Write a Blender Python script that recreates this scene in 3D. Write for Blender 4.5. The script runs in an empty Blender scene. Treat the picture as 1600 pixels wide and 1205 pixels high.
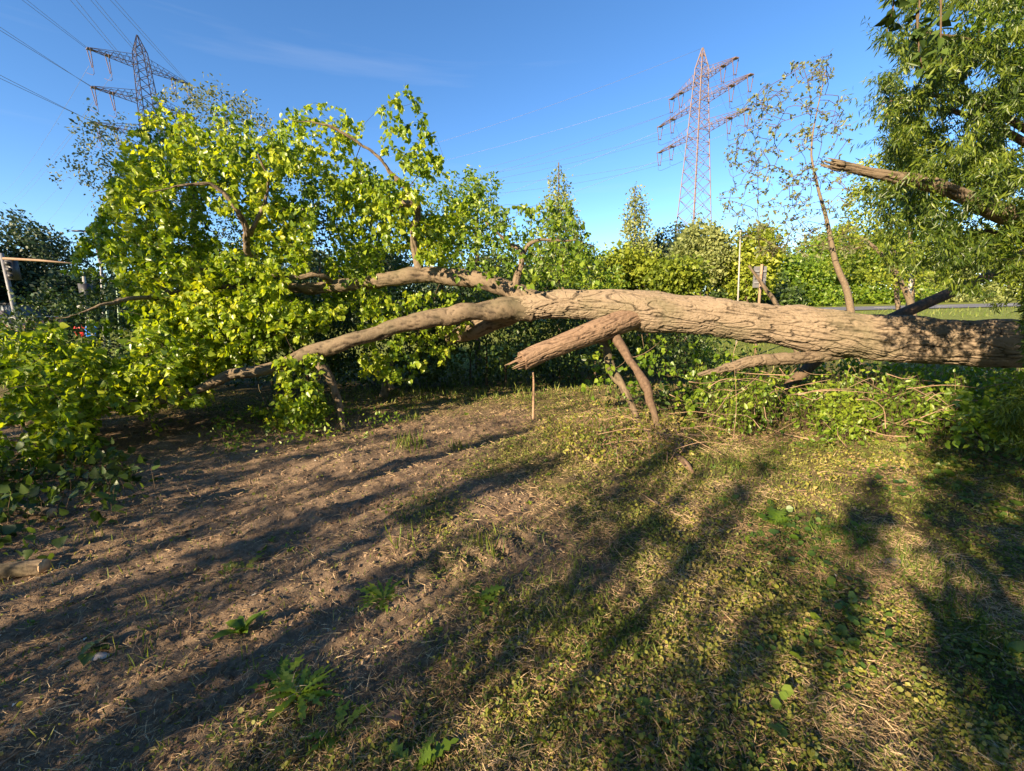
import bpy, math
import numpy as np
from mathutils import Matrix, Vector

# ------------------------------------------------------------------ camera, sky, sun
SC = bpy.context.scene
COL = SC.collection
R = math.radians
PITCH, ROLL, FPX, EYE = R(10.5), R(-1.3), 671.0, 1.5
cd = bpy.data.cameras.new('camera'); cam = bpy.data.objects.new('camera', cd); COL.objects.link(cam)
cd.sensor_width = 36.0; cd.lens = FPX / 1600 * 36; cd.clip_start = 0.02; cd.clip_end = 3000
CM = Matrix.Translation((0, 0, EYE)) @ Matrix.Rotation(math.pi/2 - PITCH, 4, 'X') @ Matrix.Rotation(ROLL, 4, 'Z')
cam.matrix_world = CM
SC.camera = cam
SUN_AZ, SUN_EL = R(-137.0), R(22.0)
world = bpy.data.worlds.new("World"); SC.world = world; world.use_nodes = True
wn, wl = world.node_tree.nodes, world.node_tree.links
sky = wn.new('ShaderNodeTexSky'); sky.sky_type = 'NISHITA'; sky.sun_disc = False
sky.sun_elevation = SUN_EL; sky.sun_rotation = SUN_AZ
sky.air_density = 0.75; sky.dust_density = 0.0; sky.ozone_density = 2.0; sky.altitude = 50
# faint high contrails drawn into the sky itself
tc = wn.new('ShaderNodeTexCoord'); mp = wn.new('ShaderNodeMapping'); mp.inputs['Rotation'].default_value = (0.15, 0.1, 0.4)
mp.inputs['Scale'].default_value = (0.7, 0.7, 9.0)
nz = wn.new('ShaderNodeTexNoise'); nz.inputs['Scale'].default_value = 2.2; nz.inputs['Detail'].default_value = 5; nz.inputs['Roughness'].default_value = 0.55
cr = wn.new('ShaderNodeValToRGB'); cr.color_ramp.elements[0].position = 0.58; cr.color_ramp.elements[1].position = 0.85
cr.color_ramp.elements[1].color = (0.15, 0.15, 0.15, 1)
mx = wn.new('ShaderNodeMixRGB'); mx.inputs[2].default_value = (3.2, 3.4, 3.8, 1)
wl.new(tc.outputs['Generated'], mp.inputs[0]); wl.new(mp.outputs[0], nz.inputs['Vector']); wl.new(nz.outputs['Fac'], cr.inputs[0])
wl.new(cr.outputs[0], mx.inputs[0]); hs = wn.new('ShaderNodeHueSaturation'); hs.inputs['Saturation'].default_value = 1.2; hs.inputs['Hue'].default_value = .502; wl.new(sky.outputs[0], hs.inputs['Color']); wl.new(hs.outputs[0], mx.inputs[1])
wl.new(mx.outputs[0], wn['Background'].inputs[0]); wn['Background'].inputs[1].default_value = 0.082
sdir = Vector((math.sin(SUN_AZ)*math.cos(SUN_EL), math.cos(SUN_AZ)*math.cos(SUN_EL), math.sin(SUN_EL)))
sl = bpy.data.lights.new('sun', 'SUN'); sun = bpy.data.objects.new('sun', sl); COL.objects.link(sun)
sl.energy = 5.0; sl.angle = R(0.5); sl.color = (1.0, 0.79, 0.52)
sun.rotation_euler = (-sdir).to_track_quat('-Z', 'Y').to_euler()
SC.view_settings.view_transform = 'Standard'; SC.view_settings.look = 'None'
SC.view_settings.exposure = 1.75; SC.view_settings.gamma = 1.0
SC.cycles.max_bounces = 6; SC.cycles.transparent_max_bounces = 4

# ------------------------------------------------------------------ helpers
rng = np.random.default_rng(7)
M3 = np.array(CM.to_3x3())
def ray(px, py):
    d = np.stack([(np.asarray(px, float)-800)/FPX, -(np.asarray(py, float)-602.5)/FPX, -np.ones(np.shape(px))], -1)
    return d @ M3.T
def at(px, py, D):                      # the point seen at a pixel of the photo, D metres ahead
    r = ray(px, py); r = r / r[..., 1:2]
    return np.array([0, 0, EYE]) + r*np.asarray(D, float)[..., None]
def atz(px, py, z):
    r = ray(px, py); t = (z-EYE)/r[..., 2]
    return np.array([0, 0, EYE]) + r*np.asarray(t)[..., None]
def pix(P):                             # world -> photo pixels
    q = (P-np.array([0, 0, EYE])) @ M3
    return 800+FPX*q[..., 0]/-q[..., 2], 602.5-FPX*q[..., 1]/-q[..., 2]

_T = np.random.default_rng(3).random((64, 64, 64))
def vn(P):
    P = np.asarray(P, float); i = np.floor(P).astype(int); f = P-i; f = f*f*(3-2*f); i &= 63; j = (i+1) & 63
    x0, y0, z0 = i[..., 0], i[..., 1], i[..., 2]; x1, y1, z1 = j[..., 0], j[..., 1], j[..., 2]
    fx, fy, fz = f[..., 0], f[..., 1], f[..., 2]
    a = _T[x0, y0, z0]*(1-fx)+_T[x1, y0, z0]*fx; b = _T[x0, y1, z0]*(1-fx)+_T[x1, y1, z0]*fx
    c = _T[x0, y0, z1]*(1-fx)+_T[x1, y0, z1]*fx; d = _T[x0, y1, z1]*(1-fx)+_T[x1, y1, z1]*fx
    return (a*(1-fy)+b*fy)*(1-fz)+(c*(1-fy)+d*fy)*fz
def fbm(P, o=4, rough=0.5):
    s = 0; a = 1; t = 0; P = np.asarray(P, float)
    for k in range(o):
        s = s+a*vn(P*2**k+17.3*k); t += a; a *= rough
    return s/t
def v3(x, y, z=0.0):
    x = np.asarray(x, float); y = np.asarray(y, float)
    return np.stack([x, y, np.broadcast_to(z, x.shape).astype(float)], -1)
def sstep(a, b, x):
    t = np.clip((x-a)/(b-a), 0, 1); return t*t*(3-2*t)
def unit(v):
    v = np.asarray(v, float); return v/np.maximum(np.linalg.norm(v, axis=-1, keepdims=True), 1e-9)

class MB:                               # collects geometry, links it as ONE mesh object
    def __init__(s): s.v = []; s.f = []; s.n = 0; s.at = []
    def add(s, v, *faces):
        v = np.asarray(v, float).reshape(-1, 3)
        for f in faces: s.f.append(np.asarray(f, int)+s.n)
        s.v.append(v); s.n += len(v)
        return s
    def build(s, name, mat, parent=None, smooth=True, attr=None):
        me = bpy.data.meshes.new(name); V = np.concatenate(s.v) if s.v else np.zeros((0, 3))
        me.vertices.add(len(V)); me.vertices.foreach_set('co', V.astype(np.float32).ravel())
        F = [f for f in s.f if len(f)]
        if F:
            tot = np.concatenate([np.full(len(f), f.shape[1], np.int32) for f in F])
            idx = np.concatenate([f.ravel() for f in F]).astype(np.int32)
            me.loops.add(len(idx)); me.loops.foreach_set('vertex_index', idx)
            me.polygons.add(len(tot))
            me.polygons.foreach_set('loop_start', np.concatenate([[0], np.cumsum(tot)[:-1]]).astype(np.int32))
            me.polygons.foreach_set('use_smooth', np.full(len(tot), smooth, bool))
        if attr:
            for k, a in attr.items():
                at_ = me.attributes.new(k, 'FLOAT', 'POINT'); at_.data.foreach_set('value', np.asarray(a, np.float32).ravel())
        me.update(calc_edges=True); me.validate()
        if mat: me.materials.append(mat)
        o = bpy.data.objects.new(name, me); COL.objects.link(o)
        if parent is not None: o.parent = parent; o.matrix_parent_inverse = Matrix.Translation(-parent.location)
        return o
def tag(o, label=None, cat=None, group=None, kind=None):
    if label: o['label'] = label
    if cat: o['category'] = cat
    if group: o['group'] = group
    if kind: o['kind'] = kind
    return o
def thing(name, loc, label, cat, group=None):
    o = bpy.data.objects.new(name, None); COL.objects.link(o); o.location = tuple(float(c) for c in loc); o.empty_display_size = 0.1
    return tag(o, label, cat, group)

def spline(P, n, closed=False):         # Catmull-Rom resample of points (and any extra columns)
    P = np.asarray(P, float); Q = np.vstack([2*P[0]-P[1], P, 2*P[-1]-P[-2]]); m = len(P)-1
    d = np.linalg.norm(np.diff(P[:, :3], axis=0), axis=1); cum = np.concatenate([[0], np.cumsum(d)])
    s = np.linspace(0, cum[-1], n); k = np.clip(np.searchsorted(cum, s, 'right')-1, 0, m-1)
    t = ((s-cum[k])/np.maximum(d[k], 1e-9))[:, None]
    a, b, c, e = Q[k], Q[k+1], Q[k+2], Q[k+3]
    return 0.5*((2*b)+(-a+c)*t+(2*a-5*b+4*c-e)*t**2+(-a+3*b-3*c+e)*t**3)
def frames(P):
    T = unit(np.gradient(P, axis=0)); a = np.array([0, 0, 1.0]) if abs(T[0, 2]) < .9 else np.array([1.0, 0, 0])
    U = np.zeros_like(P); u = unit(a-T[0]*(a @ T[0])); U[0] = u
    for i in range(1, len(P)):
        u = u-T[i]*(u @ T[i]); u = u/max(np.linalg.norm(u), 1e-9); U[i] = u
    return T, U, np.cross(T, U)
_fc = {}
def tubefaces(n, k, caps=True):
    if (n, k) not in _fc:
        i = np.arange(n-1)[:, None]*k; j = np.arange(k)[None]; j2 = (j+1) % k
        q = np.stack([i+j, i+j2, i+k+j2, i+k+j], -1).reshape(-1, 4)
        _fc[(n, k)] = (q, np.array([list(range(k))[::-1], list(range((n-1)*k, n*k))]))
    return _fc[(n, k)]
def tube(mb, P, r, k=6, caps=True):
    P = np.asarray(P, float); n = len(P); r = np.broadcast_to(np.asarray(r, float), (n,))
    T, U, W = frames(P); a = np.arange(k)*2*math.pi/k
    V = P[:, None]+(np.cos(a)[None, :, None]*U[:, None]+np.sin(a)[None, :, None]*W[:, None])*r[:, None, None]
    q, c = tubefaces(n, k); mb.add(V, q, c) if caps else mb.add(V, q)
def bar(mb, a, b, w, h=None):           # square bar between two points
    tube(mb, [a, b], w*0.7071 if h is None else w*.7071, 4)
def box(mb, c, sx, sy, sz, M=None):
    s = np.array([[x, y, z] for x in (-1, 1) for y in (-1, 1) for z in (-1, 1)])*np.array([sx, sy, sz])/2
    if M is not None: s = s @ np.asarray(M).T
    mb.add(s+np.asarray(c), np.array([[0, 1, 3, 2], [4, 6, 7, 5], [0, 4, 5, 1], [2, 3, 7, 6], [0, 2, 6, 4], [1, 5, 7, 3]]))
def barktube(mb, ctl, nl, k, amp, fs=9.0, stretch=4.5, lump=0.0, seed=0.0, cracks=True, off=None):
    """ctl rows x,y,z,r ; bark furrows are real displacement; returns the ridge value per vertex"""
    C = spline(ctl, nl); P = C[:, :3]; r = C[:, 3]; T, U, W = frames(P)
    a = np.arange(k)*2*math.pi/k; s = np.concatenate([[0], np.cumsum(np.linalg.norm(np.diff(P, axis=0), axis=1))])
    ca, sa = np.cos(a)[None], np.sin(a)[None]
    Q = np.stack([np.broadcast_to(s[:, None]*fs/stretch, (nl, k)), r[:, None]*ca*fs, r[:, None]*sa*fs], -1)+seed
    wv = np.stack([vn(Q*.5+3), vn(Q*.5+9), vn(Q*.5+21)], -1)-.5
    Q = Q+wv*np.array([1.2, 2.2, 2.2])
    n1 = vn(Q); n2 = vn(Q*2.1+5)
    rd = 1-np.abs(2*n1-1)**.7; rd2 = 1-np.abs(2*n2-1)**.8
    crack = sstep(.62, .95, rd)*.8+sstep(.7, .97, rd2)*.35
    fine = fbm(Q*np.array([9., 4., 4.]), 3)-.5
    L = (fbm(np.stack([np.broadcast_to(s[:, None]*2.2, (nl, k)), r[:, None]*ca*3, r[:, None]*sa*3], -1)+seed+40, 3)-.5)*2
    h = (-crack+fine*.5)*amp+L*lump
    rr = r[:, None]+h
    if off is not None: rr = rr+off(s, a, r)
    V = P[:, None]+(np.cos(a)[None, :, None]*U[:, None]+np.sin(a)[None, :, None]*W[:, None])*rr[..., None]
    q, c = tubefaces(nl, k); mb.add(V, q, c)
    return np.clip(1-crack+fine*.6, 0, 1).ravel()

# ---- materials
def mat(name):
    m = bpy.data.materials.new(name); m.use_nodes = True
    return m, m.node_tree.nodes, m.node_tree.links, m.node_tree.nodes['Principled BSDF']
def plain(name, col, rough=.6, metal=0, noise=.25, scale=8.0, bump=0.0):
    m, n, l, b = mat(name)
    b.inputs['Roughness'].default_value = rough; b.inputs['Metallic'].default_value = metal
    t = n.new('ShaderNodeTexCoord'); z = n.new('ShaderNodeTexNoise'); z.inputs['Scale'].default_value = scale; z.inputs['Detail'].default_value = 6
    c = n.new('ShaderNodeValToRGB'); c.color_ramp.elements[0].position = .3; c.color_ramp.elements[1].position = .7
    c.color_ramp.elements[0].color = tuple(x*(1-noise) for x in col)+(1,); c.color_ramp.elements[1].color = tuple(min(1, x*(1+noise)) for x in col)+(1,)
    l.new(t.outputs['Object'], z.inputs['Vector']); l.new(z.outputs['Fac'], c.inputs[0]); l.new(c.outputs[0], b.inputs['Base Color'])
    if bump:
        u = n.new('ShaderNodeBump'); u.inputs['Strength'].default_value = bump; u.inputs['Distance'].default_value = .01
        l.new(z.outputs['Fac'], u.inputs['Height']); l.new(u.outputs[0], b.inputs['Normal'])
    return m
def leafmat(name, cols, transl=.4, tcol=None, rough=.42, spec=.5, patch=1.5):
    """every leaf (mesh island) takes its own colour out of the ramp"""
    m, n, l, b = mat(name)
    g = n.new('ShaderNodeNewGeometry'); c = n.new('ShaderNodeValToRGB'); e = c.color_ramp.elements
    t = n.new('ShaderNodeTexCoord'); z = n.new('ShaderNodeTexNoise'); z.inputs['Scale'].default_value = patch; z.inputs['Detail'].default_value = 2
    ma = n.new('ShaderNodeMath'); ma.operation = 'MULTIPLY_ADD'; ma.inputs[1].default_value = .6; ma.use_clamp = True
    mb_ = n.new('ShaderNodeMath'); mb_.operation = 'MULTIPLY_ADD'; mb_.inputs[1].default_value = 1.6; mb_.inputs[2].default_value = -.6
    l.new(t.outputs['Object'], z.inputs['Vector']); l.new(z.outputs['Fac'], mb_.inputs[0]); l.new(mb_.outputs[0], ma.inputs[2])
    l.new(g.outputs['Random Per Island'], ma.inputs[0]); l.new(ma.outputs[0], c.inputs[0])
    while len(e) < len(cols): e.new(.5)
    for i, k in enumerate(cols): e[i].position = i/(len(cols)-1); e[i].color = tuple(k)+(1,)
    b.inputs['Roughness'].default_value = rough; b.inputs['Specular IOR Level'].default_value = spec
    l.new(c.outputs[0], b.inputs['Base Color'])
    tr = n.new('ShaderNodeBsdfTranslucent'); h = n.new('ShaderNodeMixRGB'); h.blend_type = 'MULTIPLY'; h.inputs[0].default_value = 1
    h.inputs[2].default_value = (tcol or (1.9, 1.7, .7))+(1,); l.new(c.outputs[0], h.inputs[1]); l.new(h.outputs[0], tr.inputs[0])
    x = n.new('ShaderNodeMixShader'); x.inputs[0].default_value = transl
    l.new(b.outputs[0], x.inputs[1]); l.new(tr.outputs[0], x.inputs[2]); l.new(x.outputs[0], n['Material Output'].inputs[0])
    return m
def barkmat(name, dark, light, tint, scale=14.0, attr=True, bump=.6):
    m, n, l, b = mat(name); b.inputs['Roughness'].default_value = .88; b.inputs['Specular IOR Level'].default_value = .2
    t = n.new('ShaderNodeTexCoord'); z = n.new('ShaderNodeTexNoise'); z.inputs['Scale'].default_value = scale; z.inputs['Detail'].default_value = 8; z.inputs['Roughness'].default_value = .65
    z2 = n.new('ShaderNodeTexNoise'); z2.inputs['Scale'].default_value = 2.3; z2.inputs['Detail'].default_value = 4
    l.new(t.outputs['Object'], z.inputs['Vector']); l.new(t.outputs['Object'], z2.inputs['Vector'])
    c = n.new('ShaderNodeValToRGB'); c.color_ramp.elements[0].position = .25; c.color_ramp.elements[1].position = .8
    c.color_ramp.elements[0].color = dark+(1,); c.color_ramp.elements[1].color = light+(1,)
    if attr:
        a = n.new('ShaderNodeAttribute'); a.attribute_name = 'ridge'
        q = n.new('ShaderNodeMath'); q.operation = 'MULTIPLY_ADD'; q.inputs[1].default_value = .55
        q2 = n.new('ShaderNodeMath'); q2.operation = 'MULTIPLY_ADD'; q2.inputs[1].default_value = .9; q2.inputs[2].default_value = -.15
        l.new(z.outputs['Fac'], q2.inputs[0]); l.new(a.outputs['Fac'], q.inputs[0]); l.new(q2.outputs[0], q.inputs[2]); l.new(q.outputs[0], c.inputs[0])
    else: l.new(z.outputs['Fac'], c.inputs[0])
    x = n.new('ShaderNodeMixRGB'); r2 = n.new('ShaderNodeValToRGB'); r2.color_ramp.elements[0].position = .48; r2.color_ramp.elements[1].position = .68
    r2.color_ramp.elements[1].color = (.6, .6, .6, 1)
    l.new(z2.outputs['Fac'], r2.inputs[0]); l.new(r2.outputs[0], x.inputs[0]); l.new(c.outputs[0], x.inputs[1]); x.inputs[2].default_value = tint+(1,)
    l.new(x.outputs[0], b.inputs['Base Color'])
    u = n.new('ShaderNodeBump'); u.inputs['Strength'].default_value = bump; u.inputs['Distance'].default_value = .012
    l.new(z.outputs['Fac'], u.inputs['Height']); l.new(u.outputs[0], b.inputs['Normal'])
    return m

# ---- leaf templates: x across, y along, z normal
def T(v, f): return np.array(v, float), np.array(f, int)
POPLAR = T([(0, 0, 0), (-.3, .02, .06), (-.44, .3, .1), (-.27, .62, .05), (0, 1.02, -.1), (.27, .62, .05), (.44, .3, .1), (.3, .02, .06), (0, .4, -.04)],
           [(8, 0, 1), (8, 1, 2), (8, 2, 3), (8, 3, 4), (8, 4, 5), (8, 5, 6), (8, 6, 7), (8, 7, 0)])
OVATE = T([(0, 0, 0), (-.24, .25, .05), (-.22, .6, .04), (0, 1, -.08), (.22, .6, .04), (.24, .25, .05), (0, .45, -.02)],
          [(6, 0, 1), (6, 1, 2), (6, 2, 3), (6, 3, 4), (6, 4, 5), (6, 5, 0)])
LANCE = T([(0, 0, 0), (-.1, .45, .03), (0, 1, -.05), (.1, .45, .03)], [(0, 1, 2), (0, 2, 3)])
QUAD = T([(0, 0, 0), (-.32, .5, .06), (0, 1, -.04), (.32, .5, .06)], [(0, 1, 2), (0, 2, 3)])
ROUND = T([(0, 0, 0), (-.4, .2, .05), (-.45, .6, .06), (0, .9, 0), (.45, .6, .06), (.4, .2, .05)], [(0, 1, 2), (0, 2, 3), (0, 3, 4), (0, 4, 5)])
STRAW = T([(-.5, 0, 0), (.5, 0, 0), (.4, .5, .12), (-.4, .5, .12), (0, 1, 0)], [(0, 1, 2), (0, 2, 3), (3, 2, 4)])
def leaves(mb, tpl, P, d, nrm, size, wid=1.0):
    tv, tf = tpl; P = np.asarray(P, float); N = len(P)
    if N == 0: return
    y = unit(d); x = unit(np.cross(y, nrm)); z = np.cross(x, y); s = np.broadcast_to(size, (N,))[:, None, None]
    w = np.broadcast_to(wid, (N,))[:, None, None]
    V = P[:, None]+s*(tv[None, :, 0:1]*w*x[:, None]+tv[None, :, 1:2]*y[:, None]+tv[None, :, 2:3]*z[:, None])
    F = (tf[None]+(np.arange(N)*len(tv))[:, None, None]).reshape(-1, tf.shape[1])
    mb.add(V, F)
def rnd(n, s=1.0): return rng.normal(0, s, (n, 3))

def inpoly(x, y, poly):
    p = np.asarray(poly, float); c = np.zeros(len(x), bool); j = len(p)-1
    for i in range(len(p)):
        k = ((p[i, 1] > y) != (p[j, 1] > y)) & (x < (p[j, 0]-p[i, 0])*(y-p[i, 1])/(p[j, 1]-p[i, 1]+1e-12)+p[i, 0])
        c ^= k; j = i
    return c
def in_region(poly, n, d0, d1, dens=None):
    """points through a volume: a measured outline, from d0 to d1 metres deep"""
    p = np.asarray(poly, float); out = []; tot = 0
    while tot < n:
        x = rng.uniform(p[:, 0].min(), p[:, 0].max(), n*3); y = rng.uniform(p[:, 1].min(), p[:, 1].max(), n*3)
        k = inpoly(x, y, p); x, y = x[k], y[k]
        if dens is not None:
            k = rng.random(len(x)) < dens(x, y); x, y = x[k], y[k]
        D = rng.uniform(d0, d1, len(x)); q = at(x, y, D); q = q[q[:, 2] > .03]; out.append(q); tot += len(q)
    return np.concatenate(out)[:n]

class Skel:                             # a growing branch skeleton
    def __init__(s, cap=60000):
        s.P = np.zeros((cap, 3)); s.D = np.zeros((cap, 3)); s.R = np.zeros(cap); s.n = 0; s.br = []
    def put(s, pts, r):
        pts = np.asarray(pts, float); d = unit(np.gradient(pts, axis=0)); k = len(pts); a = s.n
        s.P[a:a+k] = pts; s.D[a:a+k] = d; s.R[a:a+k] = r; s.n += k
    def stem(s, pts, r, keep=True):
        r = np.broadcast_to(r, (len(pts),)); s.put(pts, r)
        if keep: s.br.append((np.asarray(pts, float), np.asarray(r, float)))
    def grow(s, targets, maxlen=9.0, droop=0.0, rk=.012, r0=.0015, wob=.12, seg=.08, minr=0.0, lift=0.0):
        """a curved branch from the nearest node to each target; returns them"""
        tg = np.asarray(targets, float); base = s.P[:s.n]
        dd = np.array([np.min(((base-t)**2).sum(1)) for t in tg]); new = []
        for i in np.argsort(dd):
            t = tg[i]; q = ((s.P[:s.n]-t)**2).sum(1); j = int(np.argmin(q)); d = math.sqrt(q[j])
            if d < seg*.6: continue
            p = s.P[j]
            if d > maxlen: t = p+(t-p)/d*maxlen; d = maxlen
            dr = unit(.55*s.D[j]+(t-p)/d+np.array([0, 0, lift])); m = max(4, min(16, int(d/seg)))
            w = rng.normal(0, wob*d, 3); w2 = rng.normal(0, wob*d*.6, 3)
            c1 = p+dr*d*.36+w*.4; c2 = t-(t-p)*.28+w2+np.array([0, 0, droop*d])
            u = np.linspace(0, 1, m)[:, None]
            B = (1-u)**3*p+3*(1-u)**2*u*c1+3*(1-u)*u*u*c2+u**3*t
            if m > 5: B[1:-1] += rng.normal(0, .012*d**.5, (m-2, 3))*.35
            ra = min(s.R[j]*.75, r0+rk*d); rr = np.linspace(max(ra, minr), max(ra*.3, minr), m)
            s.put(B[1:], rr[1:]); s.br.append((B, rr)); new.append((B, rr))
        return new
    def mesh(s, mb, k=(4, 6)):
        for B, r in s.br: tube(mb, B, r, k[1] if r[0] > .012 else k[0], caps=False)
def twigleaves(mb, tw, n, tpl, size, start=.25, spread=.03, down=.5, hang=0.0, out=1.0, var=.25, clump=0):
    P = []; D = []
    for B, r in tw:
        k = rng.poisson(n) if n < 8 else int(n*rng.uniform(.7, 1.3))
        if k < 1: continue
        u = (start+(1-start)*rng.random(k)**.8)*(len(B)-1); i = np.minimum(u.astype(int), len(B)-2); f = (u-i)[:, None]
        P.append(B[i]*(1-f)+B[i+1]*f); D.append(unit(B[i+1]-B[i]))
    if not P: return
    P = np.concatenate(P); D = np.concatenate(D); N = len(P)
    d = unit(rnd(N)*.8*out+D*.7+np.array([0, 0, -down])); P = P+rnd(N, spread)+np.array([0, 0, -hang])*rng.random((N, 1))
    leaves(mb, tpl, P, d, unit(rnd(N)+np.array([-.3, -.4, .5])), size*np.clip(rng.normal(1, var, N), .4, 1.7))

# ------------------------------------------------------------------ ground
DIRT_A, DIRT_B = atz(470, 1205, 0.0), atz(830, 640, 0.0)
_n = np.array([DIRT_B[1]-DIRT_A[1], -(DIRT_B[0]-DIRT_A[0])]); _n = _n/np.linalg.norm(_n)
AD = np.array([math.sin(SUN_AZ+math.pi), math.cos(SUN_AZ+math.pi)])   # direction the shadows run
def cover(x, y):                        # 0 bare soil .. 1 grown over
    d = (x-DIRT_A[0])*_n[0]+(y-DIRT_A[1])*_n[1]
    n = fbm(v3(x*1.3, y*1.3, 2.0), 4)-.5
    c = sstep(-.55, .45, d+n*1.9)
    c = c*(1-.85*np.exp(-(((x-.02)/.45)**2+((y-2.35)/.45)**2)))      # scraped patch in the middle
    far = sstep(5.3, 7.0, y+n)
    return np.clip(np.maximum(c*(.62+.38*sstep(.3, .6, fbm(v3(x*4, y*4, 5.), 3))), far*.9), 0, 1)
def big(x, y):
    g = (fbm(v3(x*.35, y*.35, 9.), 3)-.5)*.16*sstep(40, 8, np.maximum(np.abs(y), np.abs(x)))
    v = x*AD[1]-y*AD[0]                                              # across the ruts
    rut = (np.sin(v*8+vn(v3(x*.8, y*.8, 1.))*4)*.022+(fbm(v3(v*5, (x*AD[0]+y*AD[1])*.9, 6.), 3)-.5)*.09)*sstep(.9, -1.0, x-.25*(y-2))*sstep(7, 4.5, y)
    berm = .05*np.exp(-((x+1.75)**2/.25+(y-4.1)**2/.05))
    return g+rut+berm+.02*np.clip(y-15, 0, 65)
def H(x, y, fine=True):
    x = np.asarray(x, float); y = np.asarray(y, float); g = big(x, y)
    if fine:
        c = cover(x, y); k = sstep(12, 5, y)
        w = v3(x, y, 0.)+(fbm(v3(x*5, y*5, 3.), 2)-.5)[..., None]*.12
        cl = fbm(w*np.array([9, 9, 1.]), 4, .55)-.5
        al = x*AD[0]+y*AD[1]; ac = x*AD[1]-y*AD[0]
        g = g+cl*.05*k
        tx, ty = (x+.25)*.9+(y-2.35)*.45, (y-2.35)*.9-(x+.25)*.45
        g = g+.03*np.exp(-(tx/.55)**2-(ty/.13)**2)*np.sign(np.sin(tx*34+ty*9))*(.4+vn(w*6.))-.02*np.exp(-(tx/.7)**2-(ty/.16)**2)
        g = g+(fbm(v3(al*9, ac*24, 2.)+(w-v3(x, y, 0.))*30, 3)-.5)*.035*k*sstep(.15, .5, vn(v3(x*1.1, y*1.1, 31.)))
        g = g+(np.abs(vn(w*np.array([30, 30, 1.]))-.5)-.25)*.026*k+(vn(v3(x*80, y*80, 8.))-.5)*.012*k
    return g
def axis(lo, hi, step, far, grow_):
    a = [lo]
    while a[-1] < hi: a.append(a[-1]+step(a[-1]))
    b = [a[-1]]; s = step(a[-1])
    while b[-1] < far: s *= grow_; b.append(b[-1]+s)
    c = [lo]; s = step(lo)
    while c[-1] > -far: s *= grow_; c.append(c[-1]-s)
    return np.array(c[:0:-1]+a+b[1:])
xs = axis(-4.2, 4.6, lambda v: .014+.006*abs(v), 900, 1.11)
ys = axis(.95, 6.6, lambda v: .0075+.0058*(v-.9), 900, 1.11)
X, Y = np.meshgrid(xs, ys); Z = H(X, Y)
g = MB(); nx, ny = len(xs), len(ys); i = (np.arange(ny-1)[:, None]*nx+np.arange(nx-1)[None]).ravel()
g.add(np.stack([X, Y, Z], -1), np.stack([i, i+1, i+nx+1, i+nx], -1))
m, n, l, b = mat('soil'); b.inputs['Roughness'].default_value = .95; b.inputs['Specular IOR Level'].default_value = .1
t = n.new('ShaderNodeTexCoord')
def noi(s, d=6, r=.6, det=None):
    z = n.new('ShaderNodeTexNoise'); z.inputs['Scale'].default_value = s; z.inputs['Detail'].default_value = d; z.inputs['Roughness'].default_value = r
    l.new(t.outputs['Object'], z.inputs['Vector']); return z
def ramp(src, stops):
    c = n.new('ShaderNodeValToRGB'); e = c.color_ramp.elements
    while len(e) < len(stops): e.new(.5)
    for q, (p, k) in enumerate(stops): e[q].position = p; e[q].color = tuple(k)+(1,)
    l.new(src, c.inputs[0]); return c
def mixc(f, a, b_):
    q = n.new('ShaderNodeMixRGB'); l.new(f, q.inputs[0]); l.new(a, q.inputs[1]); l.new(b_, q.inputs[2]); return q
n1, n2, n3 = noi(6), noi(45, 5, .7), noi(1.1, 4)
soil = ramp(n2.outputs['Fac'], [(.28, (.055, .038, .026)), (.5, (.17, .118, .078)), (.75, (.36, .265, .18))])
soil2 = ramp(n1.outputs['Fac'], [(.3, (.11, .075, .05)), (.7, (.29, .21, .14))])
s_ = n.new('ShaderNodeMixRGB'); s_.inputs[0].default_value = .45; l.new(soil.outputs[0], s_.inputs[1]); l.new(soil2.outputs[0], s_.inputs[2])
moss = ramp(n2.outputs['Fac'], [(.3, (.05, .042, .018)), (.55, (.13, .105, .045)), (.78, (.32, .25, .12))])  # moss tones; the dark end also paints in shade between the plants
ca = n.new('ShaderNodeAttribute'); ca.attribute_name = 'cover'
cf = n.new('ShaderNodeMath'); cf.operation = 'MULTIPLY_ADD'; cf.inputs[1].default_value = 1.3
cz = n.new('ShaderNodeMath'); cz.operation = 'MULTIPLY_ADD'; cz.inputs[1].default_value = 1.2; cz.inputs[2].default_value = -.85
l.new(n1.outputs['Fac'], cz.inputs[0]); l.new(ca.outputs['Fac'], cf.inputs[0]); l.new(cz.outputs[0], cf.inputs[2]); cf.use_clamp = True
base = mixc(cf.outputs[0], s_.outputs[0], moss.outputs[0])
lawn = ramp(n1.outputs['Fac'], [(.3, (.09, .12, .02)), (.7, (.22, .24, .06))])
fa = n.new('ShaderNodeAttribute'); fa.attribute_name = 'lawn'
fin = mixc(fa.outputs['Fac'], base.outputs[0], lawn.outputs[0]); l.new(fin.outputs[0], b.inputs['Base Color'])
bu = n.new('ShaderNodeBump'); bu.inputs['Strength'].default_value = .8; bu.inputs['Distance'].default_value = .012
l.new(noi(120, 5, .7).outputs['Fac'], bu.inputs['Height']); l.new(bu.outputs[0], b.inputs['Normal'])
tag(g.build('ground', m, attr={'cover': cover(X, Y), 'lawn': sstep(8, 14, Y)}), 'trampled brown soil with moss and straw in front of the fallen tree', kind='structure')

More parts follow.
